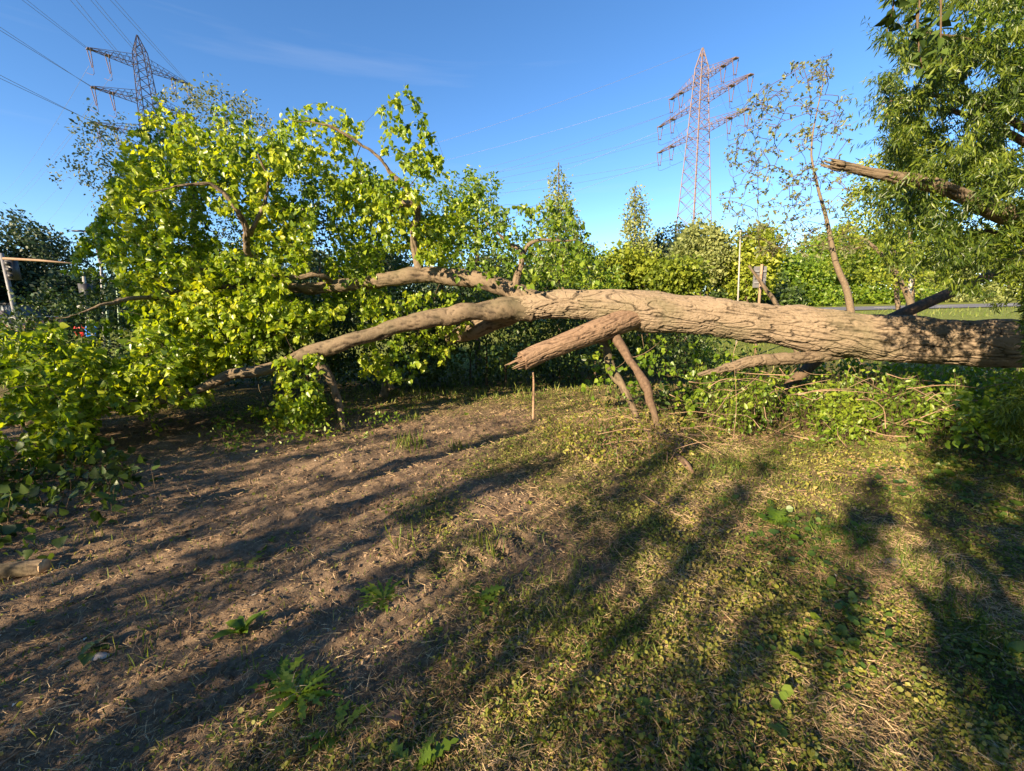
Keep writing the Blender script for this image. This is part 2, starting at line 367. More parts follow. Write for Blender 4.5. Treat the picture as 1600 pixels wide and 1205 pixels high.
# road beyond, a strip crossing behind the fallen trunk
rd = MB(); xr = np.linspace(-60, 120, 90); yc = 40+xr*.02
zz = .02*(yc-15)+.06
rd.add(np.concatenate([np.stack([xr, yc-3.6, zz-.072], -1), np.stack([xr, yc+3.6, zz+.072], -1)]), np.stack([np.arange(89), np.arange(1, 90), np.arange(91, 180), np.arange(90, 179)], -1))
tag(rd.build('road', plain('asphalt', (.13, .13, .14), .85, 0, .2, 30, .3)), 'grey asphalt road crossing behind the trees', kind='structure')
lm = MB()
for x0 in np.arange(-50, 110, 6.0): box(lm, (x0+1.5, 40+x0*.02+.03, .02*(25+x0*.02)+.068), 3.0, .12, .004, Matrix.Rotation(.02, 3, 'Z'))
tag(lm.build('lane_marking', plain('road_paint', (.7, .7, .68), .7, 0, .1)), 'white dashed centre line on the grey road', kind='structure')

# ------------------------------------------------------------------ materials
M_bark = barkmat('furrowed_bark', (.032, .024, .018), (.215, .165, .115), (.115, .105, .06), 22)
M_limb = barkmat('limb_bark', (.04, .028, .02), (.17, .128, .086), (.085, .08, .045), scale=34)
M_twig = barkmat('twig_bark', (.05, .032, .022), (.18, .12, .08), (.10, .08, .045), scale=30, attr=False, bump=.3)
M_tan = barkmat('tan_bark', (.09, .066, .045), (.26, .195, .13), (.15, .125, .08), scale=30, attr=False, bump=.3)
M_dry = barkmat('dry_twig', (.16, .10, .065), (.42, .28, .18), (.30, .22, .15), scale=40, attr=False, bump=.3)
M_rot = barkmat('bare_wood', (.05, .03, .02), (.24, .16, .105), (.14, .085, .055), scale=26)
M_cut = plain('cut_wood', (.42, .28, .16), .8, 0, .3, 40, .3)
M_leaf = leafmat('poplar_leaf', [(.048, .10, .012), (.155, .245, .020), (.29, .37, .030), (.46, .49, .055)], .46, (1.6, 1.5, .4), .36, .5)
M_leaf2 = leafmat('broad_leaf', [(.045, .10, .010), (.13, .21, .018), (.25, .31, .03)], .38, (1.6, 1.6, .45), .4, .45)
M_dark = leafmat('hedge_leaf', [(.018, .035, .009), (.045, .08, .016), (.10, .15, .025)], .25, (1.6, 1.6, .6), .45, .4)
M_grey = leafmat('grey_leaf', [(.09, .11, .04), (.16, .18, .07), (.24, .25, .11)], .35, (1.4, 1.4, .8), .5, .4)
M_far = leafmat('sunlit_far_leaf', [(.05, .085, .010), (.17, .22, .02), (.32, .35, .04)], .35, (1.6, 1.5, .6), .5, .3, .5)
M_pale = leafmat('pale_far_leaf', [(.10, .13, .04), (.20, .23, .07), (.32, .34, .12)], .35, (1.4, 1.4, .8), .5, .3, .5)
M_shade = leafmat('shaded_far_leaf', [(.015, .03, .016), (.035, .06, .025), (.06, .085, .035)], .2, (1.3, 1.4, .9), .5, .3, .3)  # shade of the distant trees put into a dark bluish leaf colour
M_fine = leafmat('feathery_leaf', [(.018, .042, .008), (.07, .115, .012), (.22, .27, .03)], .40, (1.7, 1.6, .6), .4, .5)

def px(rows, D=None):                   # (px, py, depth, radius in photo pixels) -> x y z r
    a = np.array(rows, float); P = at(a[:, 0], a[:, 1], a[:, 2]); r = a[:, 3]*a[:, 2]/FPX*.97
    return np.concatenate([P, r[:, None]], 1)

# ------------------------------------------------------------------ the fallen tree
tk = px([(2080, 960, 4.6, 60), (1960, 760, 4.7, 62), (1820, 600, 4.75, 56), (1700, 550, 4.8, 42), (1600, 539, 4.85, 37), (1500, 534, 4.95, 37), (1400, 530, 5.05, 37),
         (1300, 520, 5.15, 34), (1200, 506, 5.3, 31), (1120, 496, 5.4, 29.5), (1030, 486, 5.5, 28), (960, 479, 5.6, 26.5), (900, 476, 5.7, 23), (850, 478, 5.75, 22), (815, 481, 5.8, 21), (770, 487, 5.8, 17)])
tk[0, 2] = -.15; tk[1, 2] = .25; tk[0, 3] = .5; tk[1, 3] = .46
ft = thing('fallen_tree', (tk[5, 0], tk[5, 1], 0), 'huge fallen poplar with thick furrowed trunk lying across the clearing and leafy crown at left', 'fallen tree')
b_ = MB(); sw = at(1000, 500, 5.4)
C0 = spline(tk, 900)[:, :3]; ls = np.concatenate([[0], np.cumsum(np.linalg.norm(np.diff(C0, axis=0), axis=1))])
s_sw = ls[np.argmin(((C0-at(1010, 486, 5.5))**2).sum(1))]; s_b1 = ls[np.argmin(((C0-at(1270, 520, 5.2))**2).sum(1))]
KN = [(s_sw-.55, 1.2, .10, .035), (s_sw+.5, 4.6, .08, .03), (s_sw-1.3, 3.3, .12, .04), (s_sw-2.1, 2.2, .10, .03), (s_sw-.9, 5.4, .09, .03), (s_sw-1.8, .4, .13, .035), (s_sw-2.7, 4.0, .12, .035)]
def swell(s, a, r):
    k = 0
    for s0, a0, w, h in KN:
        d2 = ((s-s0)[:, None]/w)**2+((np.angle(np.exp(1j*(a-a0))))[None]*.25/w)**2; k = k+h*(np.exp(-d2)-.9*np.exp(-d2*9))
    return k+swell0(s, a, r)
def swell0(s, a, r): return .05*np.exp(-((s-s_sw)/.28)**2)[:, None]*(1+np.cos(a-2.0))[None]+.02*np.exp(-((s-s_b1)/.35)**2)[:, None]+.0*r[:, None]
rg = barktube(b_, tk, 2300, 300, .026, 22, 4.6, .042, 2.0, off=swell)
trunk = b_.build('trunk', M_bark, ft, attr={'ridge': rg})

def limb(name, rows, nl, k, amp, par=ft, m=M_limb, fs=24, lump=.01, seed=0.):
    q = px(rows) if not isinstance(rows, np.ndarray) else rows
    c = spline(q, max(8, int(nl/9))); w = np.stack([fbm(c[:, :3]*3.5+seed+11*j, 3)-.5 for j in range(3)], -1); e = np.minimum(np.arange(len(c)), 4)[:, None]/4
    c[:, :3] += w*.11*e; c[:, 3] *= 1+.45*(fbm(c[:, :3]*7+seed, 2)-.5); q = c
    b = MB(); rg = barktube(b, q, nl, k, amp, fs, 4, lump, seed)
    return b.build(name, m, par, attr={'ridge': rg}), q
def stemskel(sk, q, n=40): c = spline(q, n); sk.stem(c[:, :3], c[:, 3], keep=False)

A = [(850, 474, 5.75, 14), (815, 462, 5.85, 15), (780, 447, 5.95, 14.5), (740, 438, 6.05, 13.5), (700, 433, 6.15, 13), (655, 431, 6.2, 13), (600, 438, 6.25, 11), (540, 446, 6.3, 10), (480, 449, 6.3, 9), (420, 450, 6.25, 8),
     (350, 452, 6.25, 6.5), (300, 458, 6.3, 5), (240, 462, 6.4, 3.5), (180, 470, 6.5, 2)]
Bb = [(830, 482, 5.8, 20), (790, 483, 5.75, 18), (740, 489, 5.7, 15), (660, 503, 5.6, 14), (590, 519, 5.5, 13), (530, 537, 5.4, 12), (470, 555, 5.3, 11), (420, 572, 5.2, 9), (360, 587, 5.1, 9), (310, 608, 5.0, 8), (230, 626, 4.85, 9), (150, 640, 4.75, 7), (60, 657, 4.6, 5), (-60, 668, 4.5, 3)]
Cc = [(660, 436, 6.2, 5.76), (652, 405, 6.2, 6.4), (647, 370, 6.15, 5.12), (652, 335, 6.1, 5.12), (637, 298, 6.05, 4.48), (610, 268, 6.0, 3.52), (582, 240, 5.95, 2.88), (550, 215, 5.9, 2.24), (500, 192, 5.85, 1.41), (440, 185, 5.8, 0.77)]
Dd = [(392, 452, 6.2, 4.5), (390, 415, 6.0, 4.88), (387, 375, 5.8, 4.5), (380, 345, 5.65, 4.12), (362, 318, 5.5, 3.75), (330, 292, 5.4, 3.0), (290, 290, 5.3, 1.88), (240, 300, 5.2, 1.05)]
D2 = [(390, 368, 5.8, 3.75), (402, 345, 5.75, 3.0), (412, 315, 5.7, 2.4), (418, 280, 5.7, 1.8), (405, 240, 5.65, 1.05)]
Ee = [(800, 458, 5.85, 6), (808, 430, 5.85, 5.5), (815, 398, 5.85, 4.5), (795, 380, 5.9, 3), (760, 350, 5.9, 1.5)]
E2 = [(815, 402, 5.85, 4), (840, 378, 5.8, 2.6), (890, 376, 5.75, 1.6), (925, 385, 5.7, .9)]
Ff = [(830, 483, 5.9, 15), (790, 494, 6.1, 15), (750, 508, 6.25, 14), (722, 519, 6.4, 13), (700, 530, 6.5, 10)]
G1 = [(300, 455, 6.1, 3.5), (250, 462, 5.6, 4.2), (215, 466, 5.3, 3.5), (170, 472, 5.0, 2.45), (120, 490, 4.8, 1.4), (60, 505, 4.6, 0.7)]
G2 = [(520, 446, 6.3, 4.5), (500, 432, 6.1, 4.5), (440, 432, 6.0, 3.75), (370, 425, 5.9, 3.75), (300, 420, 5.8, 2.25), (230, 415, 5.8, 1.12)]

def branch(rows_list, regions, n1, n2, n3, leaf, nleaf, maxl=(2.4, .95, .42), size=.053, seed=0., base=0):
    sk = Skel(); o = None
    for i, rows in enumerate(rows_list):
        o_, q = limb('branch', rows, 340, 36, .008 if i else .013, par=ft if i == 0 else o, seed=seed+i)
        if i == 0: o = o_
        stemskel(sk, q)
    mb_ = MB(); tw = []
    for (poly, d0, d1, w, dens) in regions:
        sk.grow(in_region(poly, int(n1*w), d0, d1, dens), maxl[0], .02, .007, .0015, .10, .14)
        t2 = sk.grow(in_region(poly, int(n2*w), d0, d1, dens), maxl[1], -.02, .006, .001, .12, .07)
        t3 = sk.grow(in_region(poly, int(n3*w), d0, d1, dens), maxl[2], -.08, .005, .0008, .15, .05)
        tw += t2+t3
    sk.br = [(B, np.maximum(r*1.25, .0018)) for B, r in sk.br]; sk.mesh(mb_, (3, 6)); mb_.build('twigs', M_limb, o)
    lf = MB(); twigleaves(lf, tw, nleaf, POPLAR, size, .3, .018, .85, .03, var=.34)
    lf.build('foliage', leaf, o); return o, sk

edge_ = lambda x, y: np.clip(.15+.85*sstep(150, 330, y), 0, 1)
gapA = lambda x, y: np.where((x < 215) & (y > 400), .25, 1.)*(.45+.55*sstep(230, 330, y))*sstep(.32, .50, fbm(v3(x/70, y/70, 5.), 2))
gapB = lambda x, y: np.where((x > 95) & (x < 215) & (y > 440) & (y < 535), .05, 1.)*sstep(.32, .48, fbm(v3(x/60, y/60, 8.), 2))
gapD = lambda x, y: (.25+.75*sstep(160, 300, y))*sstep(.32, .51, fbm(v3(x/60, y/60, 2.), 2))
regA = [([(150, 330), (190, 260), (250, 200), (330, 200), (430, 230), (560, 240), (640, 300), (690, 350), (700, 420), (640, 440), (560, 480), (420, 500), (300, 470), (160, 440), (80, 430)], 6.1, 7.6, 1.0, gapA),
        ([(560, 455), (720, 452), (735, 500), (700, 560), (640, 600), (560, 590)], 5.9, 6.7, .16, None), ([(220, 470), (480, 468), (560, 480), (470, 540), (330, 575), (220, 590)], 5.4, 6.5, .30, None), ([(170, 400), (400, 400), (450, 440), (440, 490), (200, 500)], 5.4, 6.1, .22, None)]
regB = [([(0, 560), (60, 520), (180, 480), (330, 450), (480, 470), (500, 560), (520, 640), (470, 690), (360, 620), (250, 640), (200, 650), (160, 560)], 5.15, 6.6, .8, gapB),
        ([(0, 560), (60, 510), (180, 480), (260, 500), (300, 600), (330, 650), (200, 700), (0, 720)], 4.3, 5.9, .55, gapB),
        ([(430, 560), (500, 550), (510, 630), (470, 680), (430, 640)], 4.9, 5.5, .07, None),
        ([(-120, 500), (20, 500), (120, 600), (160, 700), (60, 780), (-150, 900)], 3.7, 4.9, .24, None)]
regC = [([(430, 170), (500, 150), (545, 175), (600, 215), (700, 240), (760, 290), (700, 420), (640, 400), (560, 330), (440, 260)], 5.9, 7.1, .85, gapD),
        ([(560, 300), (620, 260), (690, 330), (690, 410), (600, 400)], 5.5, 5.95, .12, None),
        ([(600, 260), (590, 160), (640, 125), (668, 140), (690, 260)], 5.8, 6.4, .12, None)]
regD = [([(160, 330), (175, 260), (230, 150), (250, 150), (330, 200), (320, 150), (345, 155), (440, 210), (500, 300), (480, 430), (300, 420), (160, 420)], 5.4, 7.2, 1.0, gapD)]
regE = [([(720, 450), (700, 360), (760, 320), (900, 310), (930, 380), (945, 450), (860, 455)], 5.4, 6.6, 1.0, None)]
branch([A, G2, G1], regA, 60, 520, 1900, M_leaf, 8., seed=3.)
branch([Bb], regB, 55, 480, 1700, M_leaf, 7.5, seed=5.)
branch([Cc], regC, 26, 170, 560, M_leaf, 7.5, seed=7.)
branch([Dd, D2], regD, 34, 330, 1150, M_leaf, 8., seed=9.)
branch([Ee, E2], regE, 16, 110, 300, M_leaf2, 4.5, seed=11.)
limb('branch', Ff, 120, 40, .012, seed=13.)
# spur on the upright limb
limb('branch', [(650, 322, 6.1, 6), (634, 318, 6.05, 6), (620, 322, 6.0, 4), (612, 330, 6.0, 2)], 60, 18, .004, seed=14.)

# the torn limb that points at the camera: long splinters at its end
g1 = px([(1090, 484, 5.85, 10), (1035, 487, 5.66, 15), (990, 497, 5.48, 18), (940, 515, 5.26, 19), (890, 534, 5.07, 17), (850, 549, 4.95, 16), (828, 559, 4.88, 16), (816, 564, 4.84, 15)])
b_ = MB(); rg = barktube(b_, g1, 500, 120, .012, 28, 7, .014, 17.)
a0 = g1[-1, :3]; ax = unit(g1[-1, :3]-g1[-3, :3]); up = np.array([0, 0, 1.]); sd = unit(np.cross(ax, up)); up = np.cross(sd, ax); rr = g1[-1, 3]; nr = len(rg)
for k in range(22):
    an = k*2*math.pi/22+rng.normal(0, .1); rad = rr*rng.uniform(.35, .95); L = rng.uniform(.03, .10)+(.13 if k in (2, 3, 4, 12, 13) else 0)
    p0 = a0-ax*.09+(math.cos(an)*sd+math.sin(an)*up)*rad*.9; p1 = p0+ax*(L+.09)+rnd(1, .008)[0]
    n0 = b_.n; tube(b_, np.linspace(p0, p1, 5)+rnd(5, .002), np.array([.019, .017, .013, .008, .001])*rng.uniform(.7, 1.2), 6); rg = np.concatenate([rg, np.full(b_.n-n0, .8)])
o = b_.build('broken_limb', M_rot, ft, attr={'ridge': rg}); tag(o, 'reddish torn limb with splintered end sticking out under the trunk')

# limbs that prop the trunk
pr1 = px([(955, 505, 5.4, 9), (965, 535, 5.25, 8), (985, 568, 5.05, 7), (1003, 600, 4.9, 7.5), (1020, 635, 4.75, 6), (1040, 690, 4.5, 6)]); pr1[-1, 2] = -.02
limb('supporting_branch', pr1, 160, 24, .006, m=M_twig, seed=21.)
pr2 = px([(940, 520, 5.5, 7), (948, 560, 5.4, 7), (962, 590, 5.3, 7), (980, 612, 5.2, 6), (1005, 630, 5.1, 5)]); pr2[-1, 2] = 0
limb('supporting_branch', pr2, 120, 20, .005, m=M_limb, seed=23.)
pr3 = px([(480, 552, 5.35, 7), (500, 572, 5.35, 7), (516, 598, 5.35, 6), (535, 636, 5.35, 5)]); pr3[-1, 2] = -.02
limb('supporting_branch', pr3, 90, 20, .005, seed=25.)
# bark slab torn from the belly of the trunk
sb = px([(1090, 586, 5.0, 2), (1140, 573, 5.0, 7), (1200, 563, 5.02, 10), (1260, 558, 5.08, 10), (1310, 556, 5.15, 7), (1345, 555, 5.2, 3)])
limb('torn_bark', sb, 300, 50, .014, m=M_limb, seed=27.)
# upright suckers and hanging shoots round the middle of the trunk
sk = Skel(); c = spline(np.concatenate([pr1, pr1[-1:]]), 20); sk.stem(c[:, :3], c[:, 3], keep=False)
c = spline(tk[6:13], 60); sk.stem(c[:, :3]-np.array([0, 0, .2]), np.full(60, .02), keep=False)
P1 = [(930, 530), (1060, 520), (1150, 550), (1160, 640), (1080, 670), (1000, 610), (960, 640), (905, 620), (915, 570)]
sk.grow(in_region(P1, 26, 5.0, 5.9), .9, -.1, .006, .0015, .14, .07); t3 = sk.grow(in_region(P1, 150, 4.95, 5.9), .4, -.15, .004, .001, .15, .05)
c = spline(px([(1120, 470, 5.3, 2), (1140, 465, 5.2, 2), (1170, 460, 5.2, 1)]), 8); 
mb_ = MB(); sk.mesh(mb_, (3, 5)); tw_ = mb_.build('shoots', M_dry, ft)
lf = MB(); twigleaves(lf, t3, 4.2, POPLAR, .058, .3, .02, .8, .02); lf.build('foliage', M_leaf2, tw_)

# ------------------------------------------------------------------ trees and bushes
def ell(cx, cy, D, rx, ry, n, dr=None, cone=False):
    """points in a crown measured at D metres: rx, ry in photo pixels; denser to the outside, lumpy"""
    c = at(cx, cy, D); sx, sz = rx*D/FPX, ry*D/FPX; sy = dr or sx; out = []
    tot = 0
    while tot < n:
        p = rng.uniform(-1, 1, (n*4, 3)); r = np.linalg.norm(p, axis=1)
        if cone:
            h = (p[:, 2]+1)/2; q = np.hypot(p[:, 0], p[:, 1]); k = q < (1-h)**.8*(.35+1.0*vn(p*np.array([2, 2, 5])+cx))
        else: k = (r < .38+1.05*fbm(p*2.0+cx*.37, 2)) & (rng.random(len(r)) < .3+.7*r**2)
        q = p[k]*np.array([sx, sy, sz])+c; q = q[q[:, 2] > .06]; out.append(q); tot += len(q)
    return np.concatenate(out)[:n]
def standing(name, label, cat, trunks, crowns, n, leaf, tpl, size, nleaf, bark=None, group=None, maxl=(3, 1.2, .5), droop=0., down=.3, spread=.05, rk=.010, minr=0., lift=.15, start=.2, tk_=10, lt=None, wb=1.):
    """trunks: lists of (px,py,D,radius px) read off the photo or an Nx4 world array; crowns: point sets drawn by a function of n"""
    bark = bark or M_twig
    q0 = trunks[0] if isinstance(trunks[0], np.ndarray) else px(trunks[0])
    t = thing(name, (q0[0, 0], q0[0, 1], 0), label, cat, group); sk = Skel(90000); mb = MB()
    for tr in trunks:
        q = tr if isinstance(tr, np.ndarray) else px(tr); c = spline(q, 26); tube(mb, c[:, :3], np.maximum(c[:, 3], .004), tk_, caps=True); sk.stem(c[:, :3], c[:, 3], keep=False)
    mb.build('trunk', bark, t)
    tw = []
    for cf in crowns:
        sk.grow(cf(max(3, int(n[0]/len(crowns)))), maxl[0], droop, rk, .003, .10*wb, maxl[0]*.08, minr, lift)
        t2 = sk.grow(cf(int(n[1]/len(crowns))), maxl[1], droop, rk*.7, .002, .13*wb, maxl[1]*.1, minr, lift)
        t3 = sk.grow(cf(int(n[2]/len(crowns))), maxl[2], droop*1.5, rk*.5, .001, .15*wb, maxl[2]*.14, minr, lift)
        tw += t2[::2]+t3
    mb = MB(); sk.mesh(mb, (3, 5)); mb.build('limbs', lt or bark, t)
    lf = MB(); twigleaves(lf, tw, nleaf, tpl, size, start, spread, down, 0); lf.build('crown', leaf, t)
    return t, sk
def up(x, y, D, top, r):                # a plain upright trunk under a crown, from the ground to photo row `top`
    b0 = at(x, y, D); p = at(x, top, D); z = np.linspace(-.05, max(p[2], .4), 6)
    P = np.stack([b0[0]+(p[0]-b0[0])*z/z[-1], np.full(6, D)+rng.normal(0, .03, 6), z, np.linspace(r, r*.35, 6)], -1); return P
def E_(*a, **k): return lambda n: ell(*a, n, **k)
def Rg(poly, d0, d1, dens=None): return lambda n: in_region(poly, n, d0, d1, dens)

def lobes(cx, cy, D, rx, ry, k=4):
    out = []
    for i in range(k):
        a = rng.uniform(0, 2*math.pi); q = rng.uniform(.45, .72); out.append(E_(cx+rx*.5*math.cos(a), cy+ry*.45*math.sin(a), D+rng.uniform(-.4, .4)*rx*D/FPX, rx*q, ry*q*rng.uniform(.8, 1.15)))
    return out
# bushes right behind the fallen crown
standing('grey_leaved_tree', 'grey-green small-leaved tree rising behind the top left of the fallen crown', 'tree', [up(300, 500, 9.2, 200, .09)],
         [E_(200, 290, 9, 75, 90), E_(360, 230, 9.2, 90, 80), E_(280, 350, 9, 110, 90)], (50, 380, 1500), M_grey, OVATE, .055, 7, maxl=(2.5, 1., .5))
standing('bright_green_tree', 'bright green tree with drooping sprays behind the middle of the fallen crown', 'tree', [up(745, 520, 10.5, 320, .08), up(690, 520, 10.7, 340, .06)],
         [E_(745, 330, 10.5, 45, 62), E_(670, 350, 10, 60, 80), E_(770, 420, 10.5, 70, 70)], (40, 320, 1300), M_leaf2, OVATE, .075, 5.5, maxl=(2.5, 1., .5), droop=-.1, down=.6)
standing('bright_green_tree', 'young green tree between the fallen trunk and the pale narrow tree', 'tree', [up(880, 520, 10.5, 400, .07)],
         [E_(860, 400, 10.5, 60, 60), E_(920, 440, 10.5, 50, 55)], (24, 220, 900), M_leaf2, OVATE, .075, 5.5, maxl=(2.5, 1., .5))
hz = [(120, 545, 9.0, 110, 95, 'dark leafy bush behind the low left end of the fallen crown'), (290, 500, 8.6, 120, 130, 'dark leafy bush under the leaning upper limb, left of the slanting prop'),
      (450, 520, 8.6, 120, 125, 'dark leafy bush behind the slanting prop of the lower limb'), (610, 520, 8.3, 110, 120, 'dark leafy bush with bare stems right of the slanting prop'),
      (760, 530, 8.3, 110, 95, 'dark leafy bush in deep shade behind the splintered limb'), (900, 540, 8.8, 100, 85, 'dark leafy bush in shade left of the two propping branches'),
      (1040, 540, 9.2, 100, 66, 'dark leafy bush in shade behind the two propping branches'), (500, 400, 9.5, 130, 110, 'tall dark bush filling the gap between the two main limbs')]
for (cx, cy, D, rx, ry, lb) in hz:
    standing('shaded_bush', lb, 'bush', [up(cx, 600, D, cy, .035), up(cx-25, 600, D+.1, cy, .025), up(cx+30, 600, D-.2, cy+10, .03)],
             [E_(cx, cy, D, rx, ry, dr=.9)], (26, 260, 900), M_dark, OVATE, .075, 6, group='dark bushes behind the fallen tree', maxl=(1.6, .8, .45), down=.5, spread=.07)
# pale narrow trees on the skyline
for (x, top, bot, D, w, lb) in [(873, 250, 430, 21, 34, 'pale narrow tree standing left on the skyline above the trunk fork'), (992, 292, 440, 23, 36, 'pale narrow tree on the skyline left of the right pylon')]:
    standing('narrow_tree', lb, 'tree', [up(x, 480, D, top+4, .07)], [E_(x, (top+bot)/2, D, w*1.5, (bot-top)/2, cone=True)], (90, 380, 1050), M_pale, QUAD, .13, 6,
             group='narrow trees on the skyline', maxl=(1.6, .9, .5), lift=.3, droop=.03, spread=.12, rk=.012)
# sunlit bushes and trees above the trunk, right of the middle
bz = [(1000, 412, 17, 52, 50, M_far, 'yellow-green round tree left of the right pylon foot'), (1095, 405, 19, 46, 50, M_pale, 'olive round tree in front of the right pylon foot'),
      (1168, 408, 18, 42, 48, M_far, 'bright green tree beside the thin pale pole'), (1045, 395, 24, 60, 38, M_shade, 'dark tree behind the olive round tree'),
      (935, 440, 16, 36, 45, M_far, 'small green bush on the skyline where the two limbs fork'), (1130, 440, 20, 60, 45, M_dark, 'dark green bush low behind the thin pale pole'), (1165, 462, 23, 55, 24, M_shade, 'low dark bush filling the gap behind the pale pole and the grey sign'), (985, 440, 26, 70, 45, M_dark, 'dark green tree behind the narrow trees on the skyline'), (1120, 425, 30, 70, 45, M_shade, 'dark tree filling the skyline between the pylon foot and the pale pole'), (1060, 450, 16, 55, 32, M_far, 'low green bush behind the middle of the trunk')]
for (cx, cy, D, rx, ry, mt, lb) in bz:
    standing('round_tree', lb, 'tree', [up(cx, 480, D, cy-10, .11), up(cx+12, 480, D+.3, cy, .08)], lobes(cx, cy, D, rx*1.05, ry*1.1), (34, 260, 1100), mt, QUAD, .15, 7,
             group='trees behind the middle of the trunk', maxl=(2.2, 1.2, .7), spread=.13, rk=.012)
rz = [(1240, 428, 52, 50, 59, M_leaf2, 'sunlit hedge tree across the road, beside the dark hollow'), (1310, 413, 56, 60, 64, M_leaf2, 'sunlit green tree across the road behind the bent trunk'), (1395, 416, 54, 60, 64, M_leaf2, 'sunlit green tree across the road between the thin trunks'),
      (1480, 413, 54, 62, 74, M_pale, 'olive tree across the road left of the feathery tree'), (1575, 418, 56, 64, 74, M_far, 'green tree across the road behind the feathery tree'), (1350, 388, 67, 110, 59, M_pale, 'broad olive crown farthest behind the road'), (1212, 450, 48, 34, 46, M_dark, 'dark bush standing in for the shaded hollow beside the grey sign')]
for (cx, cy, D, rx, ry, mt, lb) in rz:  # the dark bush by the sign paints in a shaded hollow
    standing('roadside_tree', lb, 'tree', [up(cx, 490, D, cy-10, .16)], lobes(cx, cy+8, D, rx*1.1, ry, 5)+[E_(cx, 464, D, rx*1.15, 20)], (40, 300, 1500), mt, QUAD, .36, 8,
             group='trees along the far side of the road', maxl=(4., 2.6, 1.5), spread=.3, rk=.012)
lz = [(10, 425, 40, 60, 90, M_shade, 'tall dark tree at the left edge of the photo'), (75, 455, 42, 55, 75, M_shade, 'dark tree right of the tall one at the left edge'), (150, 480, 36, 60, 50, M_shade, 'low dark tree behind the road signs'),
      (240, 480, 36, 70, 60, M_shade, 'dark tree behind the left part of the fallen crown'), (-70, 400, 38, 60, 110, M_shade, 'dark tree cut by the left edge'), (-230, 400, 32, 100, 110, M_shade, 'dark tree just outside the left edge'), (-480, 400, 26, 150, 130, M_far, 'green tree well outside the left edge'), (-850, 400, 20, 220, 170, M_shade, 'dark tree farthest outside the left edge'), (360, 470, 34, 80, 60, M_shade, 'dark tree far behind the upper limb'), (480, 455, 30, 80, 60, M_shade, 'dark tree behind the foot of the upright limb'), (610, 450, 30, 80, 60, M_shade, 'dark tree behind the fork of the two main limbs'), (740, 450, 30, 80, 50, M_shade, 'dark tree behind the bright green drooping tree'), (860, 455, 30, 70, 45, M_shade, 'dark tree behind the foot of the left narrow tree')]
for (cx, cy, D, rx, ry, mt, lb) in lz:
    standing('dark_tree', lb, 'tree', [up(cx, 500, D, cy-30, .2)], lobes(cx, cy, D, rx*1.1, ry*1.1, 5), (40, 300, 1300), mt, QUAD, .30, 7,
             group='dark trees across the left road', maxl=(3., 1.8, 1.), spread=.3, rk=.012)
# thin open trees behind the trunk on the right
Rr = [(1350, 545, 9, 7), (1330, 490, 9, 6.5), (1322, 450, 9, 6), (1306, 412, 9, 5), (1292, 345, 9, 3.5), (1276, 285, 9, 2.4), (1268, 225, 9, 1.6), (1290, 110, 9, .6)]
bt = px(Rr); bt[0, 2] = -.05; bt[:, 3] *= .8
standing('open_tree', 'slender tree with bent bare trunk and sparse clumped leaves right of the right pylon', 'tree', [bt],
         [Rg([(1120, 320), (1150, 170), (1240, 95), (1300, 85), (1330, 190), (1330, 300), (1370, 400), (1200, 410), (1130, 350)], 8, 10.2)], (24, 120, 340), M_grey, OVATE, .062, 8, bark=M_tan,
         maxl=(3., 1.3, .7), start=.72, spread=.03, minr=.006, wb=.35, lift=.2, rk=.006, lt=M_twig)
Rg7 = [(1340, 250), (1420, 220), (1490, 300), (1500, 440), (1440, 460), (1340, 440), (1290, 420)]
for rows, lb in [([(1432, 540, 12.5, 7), (1424, 480, 12.5, 6.5), (1402, 432, 12.5, 5.5), (1375, 395, 12.5, 4), (1345, 370, 12.5, 2.5)], 'thin forked trunk leaning left beside the pale leaning pole'),
                 ([(1422, 540, 13.5, 6), (1424, 470, 13.5, 5.5), (1426, 400, 13.5, 5), (1418, 330, 13.5, 4), (1412, 240, 13.5, 2)], 'thin straight pale trunk right of the forked one'),
                 ([(1412, 540, 14.5, 5), (1402, 470, 14.5, 4.5), (1398, 410, 14.5, 4), (1390, 340, 14.5, 2)], 'thinnest pale trunk, partly hidden by the forked one')]:
    q = px(rows); q[0, 2] = -.05; q[:, 3] *= .72
    standing('thin_tree', lb, 'tree', [q], [Rg(Rg7, rows[0][2]-1.5, rows[0][2]+1.5)], (20, 170, 520), M_far, OVATE, .09, 5.5, bark=M_tan, group='thin trees behind the trunk', maxl=(3., 1.3, .6), start=.6, spread=.06, rk=.006, lt=M_tan)
def simple(name, label, cat, rows, k=12, m=None, ground=False, amp=.004, group=None, nl=140, seed=1., torn=False):
    q = px(rows) if not isinstance(rows, np.ndarray) else rows
    if ground: q[-1, 2] = max(0, H(q[-1, 0], q[-1, 1]))-.02
    b = MB(); rg = barktube(b, q, nl, k, amp, 22, 4, amp*1.4, seed)
    if torn:
        e, ax_ = q[-1, :3], unit(q[-1, :3]-q[-3, :3]); sd_ = unit(np.cross(ax_, [0, 0, 1.])); up_ = np.cross(sd_, ax_); n0 = b.n
        for i in range(14):
            an = i*2*math.pi/14; p0 = e-ax_*.06+(math.cos(an)*sd_+math.sin(an)*up_)*q[-1, 3]*rng.uniform(.3, .9); p1 = p0+ax_*rng.uniform(.07, .15)+rnd(1, .006)[0]
            tube(b, np.linspace(p0, p1, 4)+rnd(4, .0015), np.array([.013, .011, .007, .001])*rng.uniform(.6, 1.1), 5)
        rg = np.concatenate([rg, np.full(b.n-n0, .9)])
    return tag(b.build(name, m or M_limb, attr={'ridge': rg}), label, cat, group)
